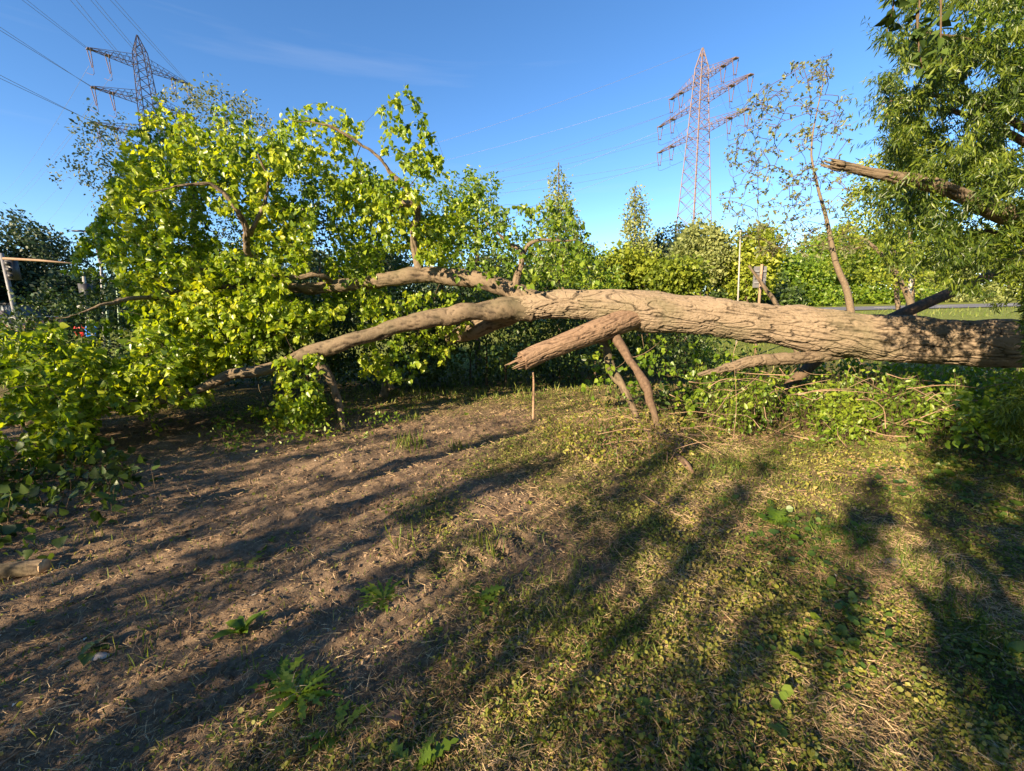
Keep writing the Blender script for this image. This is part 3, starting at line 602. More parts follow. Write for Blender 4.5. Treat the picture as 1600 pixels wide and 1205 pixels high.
simple('leaning_branch', 'dark bare branch leaning up to the right just behind the thick trunk', 'branch', [(1680, 355, 6.6, 5), (1600, 395, 6.5, 6), (1545, 430, 6.4, 7), (1470, 464, 6.3, 8), (1405, 493, 6.2, 9), (1300, 545, 6.1, 9), (1200, 600, 6.0, 8)], ground=True, m=M_twig, k=16)
simple('thin_stake', 'thin upright stick under the splintered limb', 'stick', [(833, 582, 5.7, 1.6), (834, 600, 5.7, 2), (833, 640, 5.65, 2)], ground=True, m=M_dry, k=6, nl=30)
simple('dead_pole', 'pair of thin bare dead stems leaning left beside the grey sign', 'stick', [(1170, 415, 11, 2), (1195, 450, 11, 3), (1215, 480, 11, 4), (1250, 560, 11, 4)], ground=True, m=M_limb, k=8, nl=30)
simple('bare_stem', 'bare curved stem rising from the bush in front of the trunk fork', 'stick', [(700, 640, 7.3, 4), (612, 610, 7.3, 7), (605, 640, 7.3, 8)][1:][:1]+[(604, 590, 7.3, 6), (612, 560, 7.3, 5), (600, 630, 7.3, 8)], ground=True, m=M_limb, k=10, nl=50)

# the feathery tree hanging into the frame from the right
wt = np.array([at(2000, 700, 4.6), at(2010, 550, 4.6), at(2000, 350, 4.7), at(1950, 150, 4.8), at(1900, -80, 4.9), at(1850, -300, 5.0)])
wt = np.concatenate([wt, np.array([[.30, .27, .24, .2, .15, .08]]).T], 1); wt[0, 2] = -.1
def limbw(rows): return px(rows)
w1 = limbw([(1980, 420, 4.7, 18), (1850, 250, 4.4, 13), (1720, 150, 4.1, 8), (1600, 90, 3.9, 5), (1500, 60, 3.8, 2.5), (1430, 50, 3.7, 1)])
w2 = limbw([(1960, 200, 4.8, 16), (1800, 60, 4.5, 10), (1650, -20, 4.4, 7), (1520, -60, 4.3, 4), (1420, -60, 4.3, 2)])
w3 = limbw([(1990, 480, 4.6, 14), (1850, 380, 4.3, 10), (1700, 280, 4.2, 7), (1600, 200, 4.0, 5), (1480, 150, 3.9, 3), (1380, 160, 3.8, 1.5)])
w4 = limbw([(1990, 560, 4.5, 12), (1850, 470, 4.0, 9), (1720, 420, 3.8, 7), (1620, 380, 3.7, 5), (1540, 360, 3.7, 2)])
dW = lambda x, y: np.clip(.09+.91*sstep(1325, 1440, x+.12*(y-200)), 0, 1)*(.12+.88*sstep(.38, .50, fbm(v3(x/55, y/38, 3.), 2)))
standing('feathery_tree', 'feathery fine-leaved tree hanging into the photo all down the right side', 'tree', [wt, w1, w2, w3, w4],
         [Rg([(1390, -80), (1365, 0), (1330, 40), (1340, 75), (1400, 95), (1315, 135), (1315, 195), (1350, 260), (1300, 270), (1370, 400), (1450, 425), (1500, 455), (1600, 500), (1720, 500), (1720, -80)], 2.9, 5.2, dW),
          Rg([(1370, 60), (1500, 40), (1720, 40), (1720, 420), (1500, 400), (1400, 300)], 3.2, 5.4, dW),
          Rg([(1610, 400), (1600, 500), (1610, 580), (1550, 640), (1590, 700), (1760, 700), (1760, 380)], 2.6, 3.9)], (110, 1200, 5200), M_fine, LANCE, .048, 30,
         maxl=(2.2, .9, .42), droop=-.32, down=1.3, spread=.02, lift=-.1, rk=.006, start=.05)
standing('climbing_shoots', 'bright broad-leaved shoots climbing through the feathery tree near the snapped branch', 'climbing plant', [w3[1:]-np.array([0, 0, .1, .0])*1.],
         [Rg([(1380, 300), (1450, 290), (1600, 330), (1600, 420), (1480, 400)], 3.4, 4.4), Rg([(1480, 0), (1620, 0), (1620, 120), (1520, 90)], 3.2, 4.6), Rg([(1580, 580), (1500, 620), (1500, 690), (1640, 700), (1640, 560)], 2.8, 3.8)],
         (14, 80, 260), M_leaf2, OVATE, .05, 6, maxl=(2., .8, .4), down=.6, rk=.004)
broken = px([(1900, 500, 4.1, 19), (1760, 425, 3.8, 17), (1640, 365, 3.6, 15), (1530, 318, 3.4, 12), (1480, 296, 3.3, 10.5), (1440, 285, 3.25, 9.5), (1400, 278, 3.2, 8.5), (1365, 271, 3.2, 8.5), (1330, 262, 3.2, 8), (1302, 257, 3.2, 7.5)])
simple('snapped_branch', 'thick snapped branch with blunt end poking left out of the feathery tree', 'branch', broken, k=60, amp=.012, nl=420, m=M_limb, torn=True)
# big dark vine leaves near the top right corner
vn_ = MB(); vt = MB()
for (x, y, dx, dy) in [(1440, 5, -8, 60), (1432, 75, 10, 40), (1470, 50, 0, 60), (1400, 20, -14, 30)]:
    c = spline(px([(x, y-60, 3.0, 1.5), (x+dx*.4, y, 3.0, 1.2), (x+dx, y+dy, 3.0, .7)]), 12); tube(vt, c[:, :3], c[:, 3], 5)
    P = c[3:, :3].repeat(2, 0); leaves(vn_, OVATE, P, unit(rnd(len(P))+np.array([0, 0, -1.0])), unit(rnd(len(P))), .09)
vo = tag(vt.build('climbing_vine', M_twig), 'dark climbing vine with broad leaves hanging at the top right', 'vine'); vn_.build('foliage', M_dark, vo)

# saplings and shrubs behind the photographer: they throw the long shadows on the ground
PR = np.array([AD[1], -AD[0]])
def uv(u, v): return PR*u+AD*v
def behind(name, label, u, v, h, rad, z0, n, leaf=M_leaf2, tr=.05, nl=5, size=.07, group='saplings behind the photographer', lean=0.):
    p = uv(u, v); z = np.linspace(-.05, h*.97, 7)
    q = np.stack([p[0]+z*lean*PR[0]+rng.normal(0, .03, 7), p[1]+z*lean*PR[1]+rng.normal(0, .03, 7), z, np.linspace(tr, tr*.3, 7)], -1)
    def cf(k):
        a = rng.uniform(-1, 1, (k*3, 3)); a = a[np.linalg.norm(a, axis=1) < 1][:k]
        return np.array([p[0]+(z0+h)/2*lean*PR[0], p[1]+(z0+h)/2*lean*PR[1], (z0+h)/2])+a*np.array([rad, rad, (h-z0)/2])
    standing(name, label, 'tree' if h > 2.4 else 'bush', [q], [cf], n, leaf, OVATE, size, nl, group=group, maxl=(1.5, .8, .4))
SH = [  # u, v, height, radius, crown bottom, size of growth, trunk radius
    (.85, -4.5, 4.9, .72, .1, (50, 300, 900), .06), (2.3, -5.0, 4.9, .9, .1, (40, 260, 700), .06),
    (.05, -7.0, 3.3, .40, 2.2, (12, 50, 100), .07), (-.55, -8.5, 4.2, .30, 3.2, (8, 30, 60), .09), (-1.0, -6.5, 2.7, .40, 1.2, (10, 40, 80), .05), (-1.45, -9, 4.6, .4, 3.2, (10, 40, 80), .10),
    (-1.9, -7.0, 3.1, .30, 1.6, (8, 40, 70), .06), (-2.2, -6.0, 2.5, .35, .1, (12, 70, 150), .04), (-2.6, -8.5, 4.4, .35, 3., (10, 40, 90), .08), (-3.0, -6.5, 2.9, .35, .1, (12, 70, 150), .05),
    (-3.45, -8.0, 4.2, .3, 2.6, (10, 40, 70), .08), (-3.9, -6.5, 2.9, .40, .1, (14, 80, 170), .06), (-4.5, -7.5, 4.0, .4, 1.8, (12, 60, 110), .09), (-5.2, -7, 3.2, .5, .1, (14, 80, 180), .06), (-6., -7.5, 3.4, .5, .1, (14, 80, 180), .06)]
SH = [(a, b, c*1.12, d, e, f, g_) for a, b, c, d, e, f, g_ in SH]
r2 = np.random.default_rng(12)
for u, v, h in ((-1.75, -4.2, 1.8), (-2.6, -4.6, 1.9), (-3.4, -4.4, 1.75), (-4.2, -4.8, 2.3), (-.9, -5.0, 1.9), (-.15, -5.2, 2.6)): SH.append((u, v, h, .34, .1, (16, 90, 170), .03))
for k in range(17):                     # a stand of slim bare-stemmed saplings
    SH.append((-5.4+k*.325+r2.uniform(-.1, .1), r2.uniform(-7.5, -3.6), r2.uniform(2.6, 5.4), .22, r2.uniform(1.6, 2.4), (5, 16, 16), r2.uniform(.025, .05)))
SH = [(a, b, c, d*.8 if i_ > 1 and i_ < 15 else d, e*.7, (f[0], f[1], int(f[2]*1.2)) if i_ > 1 and i_ < 15 else f, g_*.75) for i_, (a, b, c, d, e, f, g_) in enumerate(SH)]
for u, v, h in ((-5.4, -4.4, 3.0), (-6.4, -4.6, 3.1), (-7.4, -4.8, 3.1)): SH.append((u, v, h, .6, .1, (24, 160, 420), .04))
for u, v, z0, h in ((-.35, -4.6, 1.5, 3.2), (-.8, -5.2, 2.7, 4.0), (-1.15, -4.4, 1.9, 3.3), (-1.6, -5.0, 2.9, 4.2), (-1.95, -4.3, 1.3, 2.6), (-2.45, -4.8, 2.3, 3.6), (-3.0, -4.6, 1.5, 2.7), (-3.5, -5.0, 2.6, 3.8), (-.1, -5.4, 2.9, 4.1)): SH.append((u, v, h, .12, z0, (8, 36, 70), .022))
for x, y, h, r_ in ((5.0, -4.5, 9.5, 3.0), (9.5, -2.0, 10., 3.2), (2.0, -10.5, 10., 3.0), (8.0, -9.0, 11., 3.5), (-12.5, 1.0, 9.5, 3.0)):  # unseen tall trees, added to block sky light and deepen the shade
    behind('sky_blocking_tree', 'tall leafy tree added behind the photographer to block sky light, outside the picture', x*PR[0]+y*PR[1], x*AD[0]+y*AD[1], h, r_, 1.5, (60, 400, 1500), tr=.2, size=.17, nl=8)
for i, (u, v, h, r_, z0, n_, tr_) in enumerate(SH):
    behind('shrub' if h < 2.4 else 'sapling', 'leafy sapling standing behind the photographer, outside the picture', u, v, h, r_, z0, n_, tr=tr_, nl=9 if u > .6 else 6, size=.09 if u > .6 else .07)

# ------------------------------------------------------------------ pylons and power lines
M_steel = plain('lit_pylon_steel', (.15, .10, .09), .6, 0, .2, .5)  # both pylons are one steel; this colour holds the warm sunlit look
M_steel2 = plain('shaded_pylon_steel', (.10, .085, .11), .6, .2, .2, .5)  # same steel, with the left pylon's shaded look put into the colour
M_ins = plain('insulator_glaze', (.10, .06, .06), .7, 0, .1)
M_wire = plain('aluminium_cable', (.16, .16, .20), .5, .3, .1)
def pylon(tip, armdir, arms, label, m, wf, base_z=-.5):
    bar = lambda mb, a, b, w: globals()['bar'](mb, a, b, w*wf)
    t = thing('pylon', (tip[0], tip[1], 0), label, 'pylon', 'electricity pylons'); o = np.array([tip[0], tip[1], 0.]); Ht = tip[2]
    ax = np.array([armdir[0], armdir[1], 0.]); ax = unit(ax); ay = np.array([-ax[1], ax[0], 0.]); up = np.array([0, 0, 1.])
    zt = arms[0][0]+2.4
    wd = lambda z: np.interp(z, [0, arms[2][0], zt, Ht], [3.4, 1.45, .85, .06])
    cor = lambda z, i: o+up*z+wd(z)*(ax*(-1, 1, 1, -1)[i]+ay*(-1, -1, 1, 1)[i])
    mb = MB()
    for i in range(4):
        for z0, z1 in zip([base_z, arms[2][0], zt], [arms[2][0], zt, Ht]): bar(mb, cor(z0, i), cor(z1, i), .17)
    z = 0.; 
    while z < Ht-1.5:
        h = max(1.2, wd(z)*1.35); z1 = min(z+h, Ht-.8)
        for i in range(4):
            j = (i+1) % 4; bar(mb, cor(z, i), cor(z1, j), .09); bar(mb, cor(z, j), cor(z1, i), .09); 
            if int(z) % 3 == 0: bar(mb, cor(z, i), cor(z, j), .06)
        z = z1
    mb.build('lattice_mast', m, t, smooth=False)
    ends = []
    for z, L in arms:
        mb = MB(); w = wd(z)
        for s in (-1, 1):
            tipp = o+up*z+ax*s*L
            for q in (-1, 1):
                a = o+up*z+ax*s*w+ay*q*w; a2 = o+up*(z+1.6)+ax*s*wd(z+1.6)+ay*q*wd(z+1.6)
                bar(mb, a, tipp+ay*q*.25, .11); bar(mb, a2, tipp+up*.25, .08)
                for k in range(7):
                    f, f2 = k/7, (k+1)/7; b0 = a+(tipp-a)*f; b1 = a2+(tipp-a2)*(f+f2)/2; b2 = a+(tipp-a)*f2
                    bar(mb, b0, b1, .07); bar(mb, b1, b2, .07)
            a, c = o+up*z+ax*s*w+ay*w, o+up*z+ax*s*w-ay*w
            for k in range(7):
                f, f2 = k/7, (k+1)/7
                bar(mb, a+(tipp-a)*f, c+(tipp-c)*f2, .07); bar(mb, c+(tipp-c)*f, a+(tipp-a)*f2, .07)
            for fr in ((1., .62) if L > 7 else (1.,)):
                P = o+up*z+ax*s*(w+(L-w)*fr); box(mb, P, .7, .9, .16, np.stack([ax, ay, up], 1))
                ends.append(P+up*-2.7)
                ib = MB()
                for q in (-1, 1):
                    a_, b_2 = P+ay*q*.75+ax*.1, P+ay*q*.25-up*2.7
                    u = np.linspace(0, 1, 15)[:, None]; tube(ib, a_+(b_2-a_)*u, np.where(np.arange(15) % 2, .10, .06)*(wf+.1), 6)
                bar(ib, P-up*2.7+ay*.4, P-up*2.7-ay*.4, .12)
                c0 = spline(np.array([P-up*2.7+ay*.3, P-up*3.9, P-up*2.7-ay*3.2+ax*.0]), 6); tube(ib, c0, .04, 3)
                ib.build('insulator', M_ins, t)
        mb.build('crossarm', m, t, smooth=False)
    return t, ends
tR, tL = atz(1098, 75, 51.), atz(214, 55, 51.)
_, eR = pylon(tR, (-.36, .93), [(45.2, 8.3), (40.9, 11.8), (35.4, 11.6)], 'pale reddish lattice pylon with three crossarms, standing upright above the trees at right', M_steel, .9)
_, eL = pylon(tL, (-.54, -.84), [(45.7, 7.15), (39.7, 7.5), (33.9, 7.9)], 'dark lattice pylon leaning out of the top left of the photo above the fallen crown', M_steel2, .78)
_cn = {}
def where(z, L):
    if L == 0: return 'tip'
    return ('left' if L > 0 else 'right')+' '+('end' if abs(L) > 6 else 'half')+' of the '+('top' if z > 42 else 'middle' if z > 36.5 else 'bottom')+' crossarm'
def cable(P, Q, sag, lb, grp, r=.035, nm='power_cable'):
    u = np.linspace(0, 1, 24)[:, None]; C = P+(Q-P)*u; C[:, 2] -= sag*4*(u*(1-u))[:, 0]
    b = MB(); tube(b, C, r, 4); _cn[lb] = _cn.get(lb, 0)+1; lb = ('inner ' if _cn[lb] > 1 else '')+lb; tag(b.build(nm, M_wire), lb, 'power cable', grp)
def toward(P, x, y, dz, k): Q = atz(x, y, P[2]+dz); return P+(Q-P)*k
arm = lambda tip, d, z, L: np.array([tip[0], tip[1], z])+unit(np.array([d[0], d[1], 0.]))*L
dL, dR = (-.54, -.84), (-.36, .93)
for (z, L, x, y) in [(45.7, 7.6, 40, 0), (45.7, 7.2, 47, 0), (39.7, 7.8, 0, 38), (39.7, 7.5, 0, 43), (33.9, 8, 0, 113), (33.9, 7.7, 0, 118), (45.7, 2.6, 113, 0), (45.7, 2.2, 122, 0), (45.7, -1.6, 145, 0), (45.7, -2.0, 152, 0), (45.7, -7.2, 176, 0), (45.7, -7.6, 183, 0)]:
    P = arm(tL, dL, z, L); cable(P, toward(P, x, y, -.4, 5.), .6, 'dark cable from the %s on left pylon, going up' % where(z, L), 'cables running up left from the left pylon')
for (z, L, x, y) in [(43.0, 7.6, 0, 300), (43.0, 4.5, 0, 322), (37., 7.8, 0, 330), (37., 4.5, 20, 352), (31.2, 8, 60, 352), (31.2, 4.5, 90, 360)]:
    P = arm(tL, dL, z, L); q = at(x, y, 230.); cable(P, P+(q-P)*1.15, 3.0, 'faint cable from the %s on left pylon, dropping left' % where(z, L), 'cables dropping left from the left pylon', .022)
for (z, L, x, y) in [(51, 0, 850, 155), (45.2, -8.3, 850, 196), (45.2, 8.3, 850, 225), (45.2, 8.0, 850, 233), (40.9, 7.5, 862, 240), (40.9, 11.8, 862, 249), (40.9, -11.5, 862, 262), (35.4, 11.6, 904, 273), (35.4, 7.5, 904, 262), (35.4, -11.6, 904, 285)]:
    P = arm(tR, dR, z-(0 if L == 0 else 2.7), L); Q = at(x, y, 104.); cable(P, P+(Q-P)*3.2, 2.0, 'faint cable from the %s on right pylon, running left' % where(z, L), 'cables running left from the right pylon', .022)
for (z, L, x, y) in [(51, 0, 1150, 190), (45.2, -8.3, 1195, 250), (45.2, 8.3, 1110, 330), (40.9, -11.8, 1188, 217), (40.9, -7.5, 1170, 230), (40.9, 8, 1125, 330), (35.4, -11.6, 1180, 240), (35.4, -7.5, 1150, 280)]:
    P = arm(tR, dR, z-(0 if L == 0 else 2.7), L); Q = at(x, y, 150.); cable(P, P+(Q-P)*2.2, 2.5, 'faint cable from the %s on right pylon, dropping right' % where(z, L), 'cables dropping right from the right pylon', .02)

# ------------------------------------------------------------------ things by the roads
M_galv = plain('galvanised_steel', (.27, .27, .27), .6, .2, .15); M_white = plain('white_paint', (.30, .285, .25), .5, 0, .08)
M_red = plain('red_sign_sheet', (.55, .03, .03), .4, 0, .05); M_blue = plain('blue_sign_sheet', (.02, .14, .55), .4, 0, .05); M_black = plain('black_housing', (.02, .02, .022), .5, 0, .1)
M_green = plain('green_painted_pole', (.22, .30, .20), .5, 0, .1); M_signback = plain('grey_sign_back', (.15, .15, .16), .6, .1, .15)
def pole(mb, x, y0, y1, D, r, x1=None):
    a, c = at(x, y0, D), at(x1 or x, y1, D); a[2] = -.05; a[0] = a[0] if x1 is None else a[0]
    tube(mb, [a, (a+c)/2, c], [r, r*.9, r*.75], 10); return a, c
s = .0
# double-armed street lamp
P = at(146, 367, 34); base = np.array([P[0]+.15, 34, 0])
t = thing('street_lamp', base, 'slim grey street lamp with two flat arms against the sky at left', 'street lamp')
mb = MB(); tube(mb, [base-np.array([0, 0, .1]), base+np.array([0, 0, P[2]*.5]), P], [.10, .08, .06], 10); mb.build('pole', M_steel2, t)
for sgn, Q in ((-1, at(122, 361, 34)), (1, at(160, 365, 34.))):
    mb = MB(); tube(mb, [P, (P+Q)/2+np.array([0, 0, .05]), Q], .035, 6); e = mb.build('arm', M_steel2, t)
    mb = MB(); box(mb, Q, .75, .24, .09); mb.build('lamp_head', M_black, t)
# traffic signal gantry
g0, g1_ = at(4, 404, 22), at(-60, 402, 22)
base = np.array([g0[0], 22, 0]); t = thing('signal_gantry', base, 'horizontal signal arm on a grey post at the left edge, in front of dark trees', 'signal gantry')
mb = MB(); tube(mb, [base, [base[0], 22, 2], g0+np.array([0, 0, .25])], [.11, .1, .08], 12); mb.build('post', M_signback, t)
mb = MB(); q = at(118, 412, 22); tube(mb, [g0-np.array([2.5, 0, -.02]), g0, (g0+q)/2+np.array([0, 0, .03]), q], [.07, .07, .055, .03], 8); mb.build('arm', M_dry, t)
mb = MB(); box(mb, g0+np.array([.28, .1, -.55]), .34, .3, .95); hd = mb.build('signal_head', M_black, t)
mb = MB()
for k in range(3): tube(mb, [g0+np.array([.28, -.03, -.25-.3*k]), g0+np.array([.28, -.16, -.25-.3*k])], .11, 12)
mb.build('visor', M_black, hd)
# signal post with head
base = atz(140, 545, 0); D = 18.; base = np.array([at(138, 540, D)[0], D, 0]); t = thing('traffic_light', base, 'white traffic light post with black head behind the blue sign', 'traffic light')
top = at(131, 432, D); mb = MB(); tube(mb, [base, (base+top)/2, top], [.07, .06, .055], 10); mb.build('post', M_white, t)
mb = MB(); p = at(136, 460, D); box(mb, p, .32, .3, .85); h_ = mb.build('signal_head', M_black, t)
mb = MB(); p = at(126, 478, D); box(mb, p, .22, .2, .32); mb.build('pedestrian_signal', M_white, t)
for x0, y0, lb in [(170, 480, 'left of a pair of thin green poles seen through the fallen crown'), (188, 470, 'right of a pair of thin green poles seen through the fallen crown'), (163, 440, 'slim grey pole between the white traffic light and the green poles')]:
    D = 19.; b0 = at(x0, 540, D); b0[2] = -.05; c0 = at(x0-6, y0-35, D); mb = MB(); tube(mb, [b0, (b0+c0)/2, c0], [.05, .045, .04], 8)
    tube(mb, [c0, c0+np.array([0, 0, .06])], [.06, .02], 8); tag(mb.build('pole', M_green if 'green pole' in lb and 'grey' not in lb else M_galv), lb, 'pole', 'poles behind the left crown')
# road signs
def disc(mb, c, r, th=.02, n=32):
    c = np.asarray(c, float); tube(mb, [c-np.array([0, th/2, 0]), c+np.array([0, th/2, 0])], r, n)
def flat(mb, c, pts, th=.006):          # small raised figure on a sign face that looks at -Y
    P = np.array(pts, float); n_ = len(P); V = np.concatenate([np.stack([P[:, 0], 0*P[:, 0], P[:, 1]], -1), np.stack([P[:, 0], 0*P[:, 0]-th, P[:, 1]], -1)])+c
    mb.add(V, np.array([list(range(n_, 2*n_))]), np.array([[i, (i+1) % n_, n_+(i+1) % n_, n_+i] for i in range(n_)]))
D = 17.; c = at(143, 519, D); t = thing('arrow_sign', (c[0], D, 0), 'round blue sign with white arrow pointing down right, low by the road at left', 'road sign')
mb = MB(); tube(mb, [(c[0], D+.05, -.05), (c[0], D+.05, c[2]), (c[0], D+.05, c[2]+.25)], .035, 10); mb.build('post', M_galv, t)
mb = MB(); disc(mb, c, .28); sg = mb.build('sign_face', M_blue, t)
mb = MB(); cc = c+np.array([0, -.012, 0]); ca_, sa_ = math.cos(R(-45)), math.sin(R(-45))
ar = [(-.2, -.035), (.02, -.035), (.02, -.12), (.2, 0), (.02, .12), (.02, .035), (-.2, .035)]; flat(mb, cc, [(x*ca_-z*sa_, x*sa_+z*ca_) for x, z in ar][::-1]); mb.build('arrow', M_white, sg)
mb = MB(); tube(mb, [c+np.array([0, -.008, 0]), c+np.array([0, -.0145, 0])], .0, 3) if False else None
D = 19.; c = at(125, 517, D); t = thing('no_entry_sign', (c[0], D, 0), 'round red no-entry sign with white bar beside the blue arrow sign', 'road sign')
mb = MB(); tube(mb, [(c[0], D+.05, -.05), (c[0], D+.05, c[2]), (c[0], D+.05, c[2]+.25)], .035, 10); mb.build('post', M_galv, t)
mb = MB(); disc(mb, c, .27); sg = mb.build('sign_face', M_red, t); mb = MB(); flat(mb, c+np.array([0, -.012, 0]), [(-.2, -.045), (-.2, .045), (.2, .045), (.2, -.045)]); mb.build('bar', M_white, sg)
# low wall and grey shed far left
w0, w1_ = at(35, 520, 30), at(85, 520, 30); mb = MB(); box(mb, ((w0[0]+w1_[0])/2-1, 30, .7), 5.6, .3, 1.5); o = tag(mb.build('low_wall', plain('reddish_brick', (.30, .17, .12), .9, 0, .3, 6)), 'low reddish wall by the road at the far left', 'wall')
mb = MB(); box(mb, ((w0[0]+w1_[0])/2-1, 30, 1.48), 5.8, .42, .08); mb.build('coping', M_galv, o)
D = 33.; c = at(22, 500, D); t = thing('shed', (c[0], D, 0), 'small grey corrugated shed under the dark trees at the far left', 'shed')
M_shed = plain('grey_sheet', (.20, .23, .27), .6, 0, .15); mb = MB(); box(mb, (c[0], D, 1.2), 3.4, 2.4, 2.4)
for k in range(13): box(mb, (c[0]-1.6+k*.266, D-1.22, 1.2), .09, .06, 2.3)
mb.build('wall', M_shed, t, smooth=False); mb = MB(); box(mb, (c[0], D, 2.47), 3.8, 2.8, .12); mb.build('roof', M_black, t, smooth=False)
mb = MB(); box(mb, (c[0]+.6, D-1.27, 1.0), .9, .05, 2.0); mb.build('door', M_steel2, t, smooth=False)
# poles and sign right of the middle
D = 14.; a = at(1152, 520, D); c = at(1157, 362, D); a[2] = -.05; mb = MB(); tube(mb, [a, (a+c)/2, c], [.026, .024, .018], 12); tube(mb, [c, c+np.array([0, 0, .04])], [.05, .03], 12)
tag(mb.build('pale_pole', M_white), 'thin pale upright pole in front of the bright green tree', 'pole')
D = 13.; a = at(1411, 540, D); c = at(1426, 415, D); a[2] = -.05; mb = MB(); tube(mb, [a, (a+c)/2, c], [.06, .055, .045], 12); tube(mb, [c, c+np.array([0, 0, .04])], [.05, .03], 12)
tag(mb.build('pale_pole', M_white), 'thin pale leaning pole among the thin forked trunks', 'pole')
D = 12.; c = at(1187, 433, D); t = thing('road_sign', (c[0], D, 0), 'grey back of a rectangular sign on a reddish post behind the trunk', 'road sign')
mb = MB(); box(mb, c, .34, .03, .56); sb_ = mb.build('sign_panel', M_signback, t, smooth=False); mb = MB(); box(mb, c+np.array([0, -.03, .15]), .30, .03, .04); box(mb, c+np.array([0, -.03, -.15]), .30, .03, .04); mb.build('bracket', M_galv, sb_, smooth=False)
mb = MB(); tube(mb, [(c[0]+.02, D-.06, -.05), (c[0], D-.06, c[2]), (c[0], D-.06, c[2]+.33)], .035, 10); mb.build('post', M_dry, t)

# ------------------------------------------------------------------ undergrowth and litter
def over(x, y): return H(x, y, True)
def drop(P, lift=0.): P = P.copy(); P[:, 2] = over(P[:, 0], P[:, 1])+lift; return P
def region_ground(poly, n):             # points on the ground inside an outline measured on the photo
    q = np.array([atz(x, y, 0.) for x, y in poly])[:, :2]; out = []; tot = 0
    while tot < n:
        x = rng.uniform(q[:, 0].min(), q[:, 0].max(), n*2+20); y = rng.uniform(q[:, 1].min(), q[:, 1].max(), n*2+20)
        k = inpoly(x, y, q); out.append(v3(x[k], y[k])); tot += k.sum()
    return drop(np.concatenate(out)[:n])
def ground_pts(n, dens, y0=.8, y1=8.0, wide=1.36):
    out = []; tot = 0
    while tot < n:
        y = y0*(y1/y0)**rng.random(n*2); x = rng.uniform(-1, 1, n*2)*(y*wide+.5); k = rng.random(n*2) < dens(x, y)
        out.append(v3(x[k], y[k])); tot += k.sum()
    return drop(np.concatenate(out)[:n])
near = lambda P: np.clip(.75+.12*P[:, 1], .8, 1.6)     # far litter slightly larger, it is coarser there
M_straw = leafmat('dry_straw', [(.20, .13, .07), (.44, .31, .17), (.68, .52, .32)], .15, (1.2, 1.1, .8), .7, .3)
M_moss = leafmat('moss_sprig', [(.04, .065, .013), (.13, .165, .03), (.34, .32, .09)], .3, (1.4, 1.3, .6), .7, .3)
M_small = leafmat('small_ground_leaf', [(.035, .08, .012), (.12, .155, .022), (.28, .27, .045), (.44, .32, .12)], .35, (1.5, 1.4, .5), .5, .4)
M_big = leafmat('round_ground_leaf', [(.04, .09, .015), (.09, .16, .02), (.22, .26, .03)], .35, (1.5, 1.5, .5), .45, .5)
M_grass = leafmat('grass_blade', [(.07, .12, .015), (.14, .20, .03), (.30, .30, .07)], .35, (1.5, 1.4, .5), .5, .4)
M_dead = leafmat('dead_leaf', [(.10, .05, .03), (.22, .12, .07), (.34, .22, .13)], .2, (1.2, 1., .7), .6, .4)
cl = lambda x, y, s, z: fbm(v3(x*s, y*s, z), 3)
c_straw = lambda x, y: .10+.90*cover(x, y)*sstep(.32, .6, cl(x, y, 2.2, 4.))
c_moss = lambda x, y: .03+cover(x, y)**1.3*sstep(.35, .6, cl(x, y, 3.1, 14.))
c_leaf = lambda x, y: .01+cover(x, y)**1.5*sstep(.40, .62, cl(x, y, 1.7, 24.)+.10*sstep(2.6, 1.2, y)+.05*sstep(-.5, 1, x))
def litter(name, label, cat, m, tpl, P, flat_, size, wid=1., var=.35, updir=.0):
    N = len(P); mb = MB(); a = rng.uniform(0, 2*math.pi, N); d = np.stack([np.cos(a), np.sin(a), rng.normal(updir, .22, N)], -1)
    nr = unit(rnd(N)*(1-flat_)+np.array([0, 0, 1.])*(.25+flat_))
    leaves(mb, tpl, P, d, nr, size*np.clip(rng.normal(1, var, N), .35, 2)*near(P), wid); return tag(mb.build(name, m, smooth=False), label, cat, kind='stuff')
P = ground_pts(180000, c_straw); P[:, 2] += rng.uniform(.0, .022, len(P))
litter('straw_litter', 'dry straw and plant bits scattered over the ground', 'straw', M_straw, STRAW, P, .0, .036, .05, .5, .1)
P = ground_pts(150000, c_moss); P[:, 2] += rng.uniform(-.002, .020, len(P))
litter('moss', 'olive moss and tiny sprigs covering the soil', 'moss', M_moss, QUAD, P, -.15, .014, .7, .45, .8)
P = ground_pts(50000, c_leaf); P[:, 2] += rng.uniform(.004, .040, len(P))
litter('creeping_leaves', 'small yellow-green creeping leaves in the foreground', 'ground cover', M_small, ROUND, P, -.1, .0135, .85, .5, .4)
c_right = lambda x, y: sstep(1.1, 2.0, x/np.maximum(y, .5)*1.6+.4*(cl(x, y, 2., 3.)-.5)*4)*sstep(.42, .6, cl(x, y, 2.4, 34.))*sstep(6, 3.5, y)
P = ground_pts(1500, c_right); P[:, 2] += rng.uniform(.01, .05, len(P))
litter('round_leaves', 'larger round green leaves on the shaded ground at right', 'ground cover', M_big, ROUND, P, .55, .033, 1., .45)
P = ground_pts(22000, lambda x, y: .02+.98*cover(x, y)*sstep(.5, .68, cl(x, y, 1.4, 44.)))
a = rnd(len(P))*.5+np.array([0, 0, 1.]); mb = MB(); leaves(mb, LANCE, P, a, rnd(len(P)), .045*np.clip(rng.normal(1, .4, len(P)), .3, 2.2), .32)
tag(mb.build('short_grass', M_grass), 'sparse short grass blades growing through the moss', 'grass', kind='stuff')
P = ground_pts(2600, lambda x, y: .3+.0*x); litter('dead_leaves', 'small brown dead leaves scattered on the soil', 'dead leaves', M_dead, OVATE, P+np.array([0, 0, .006]), .8, .024, .9, .4)
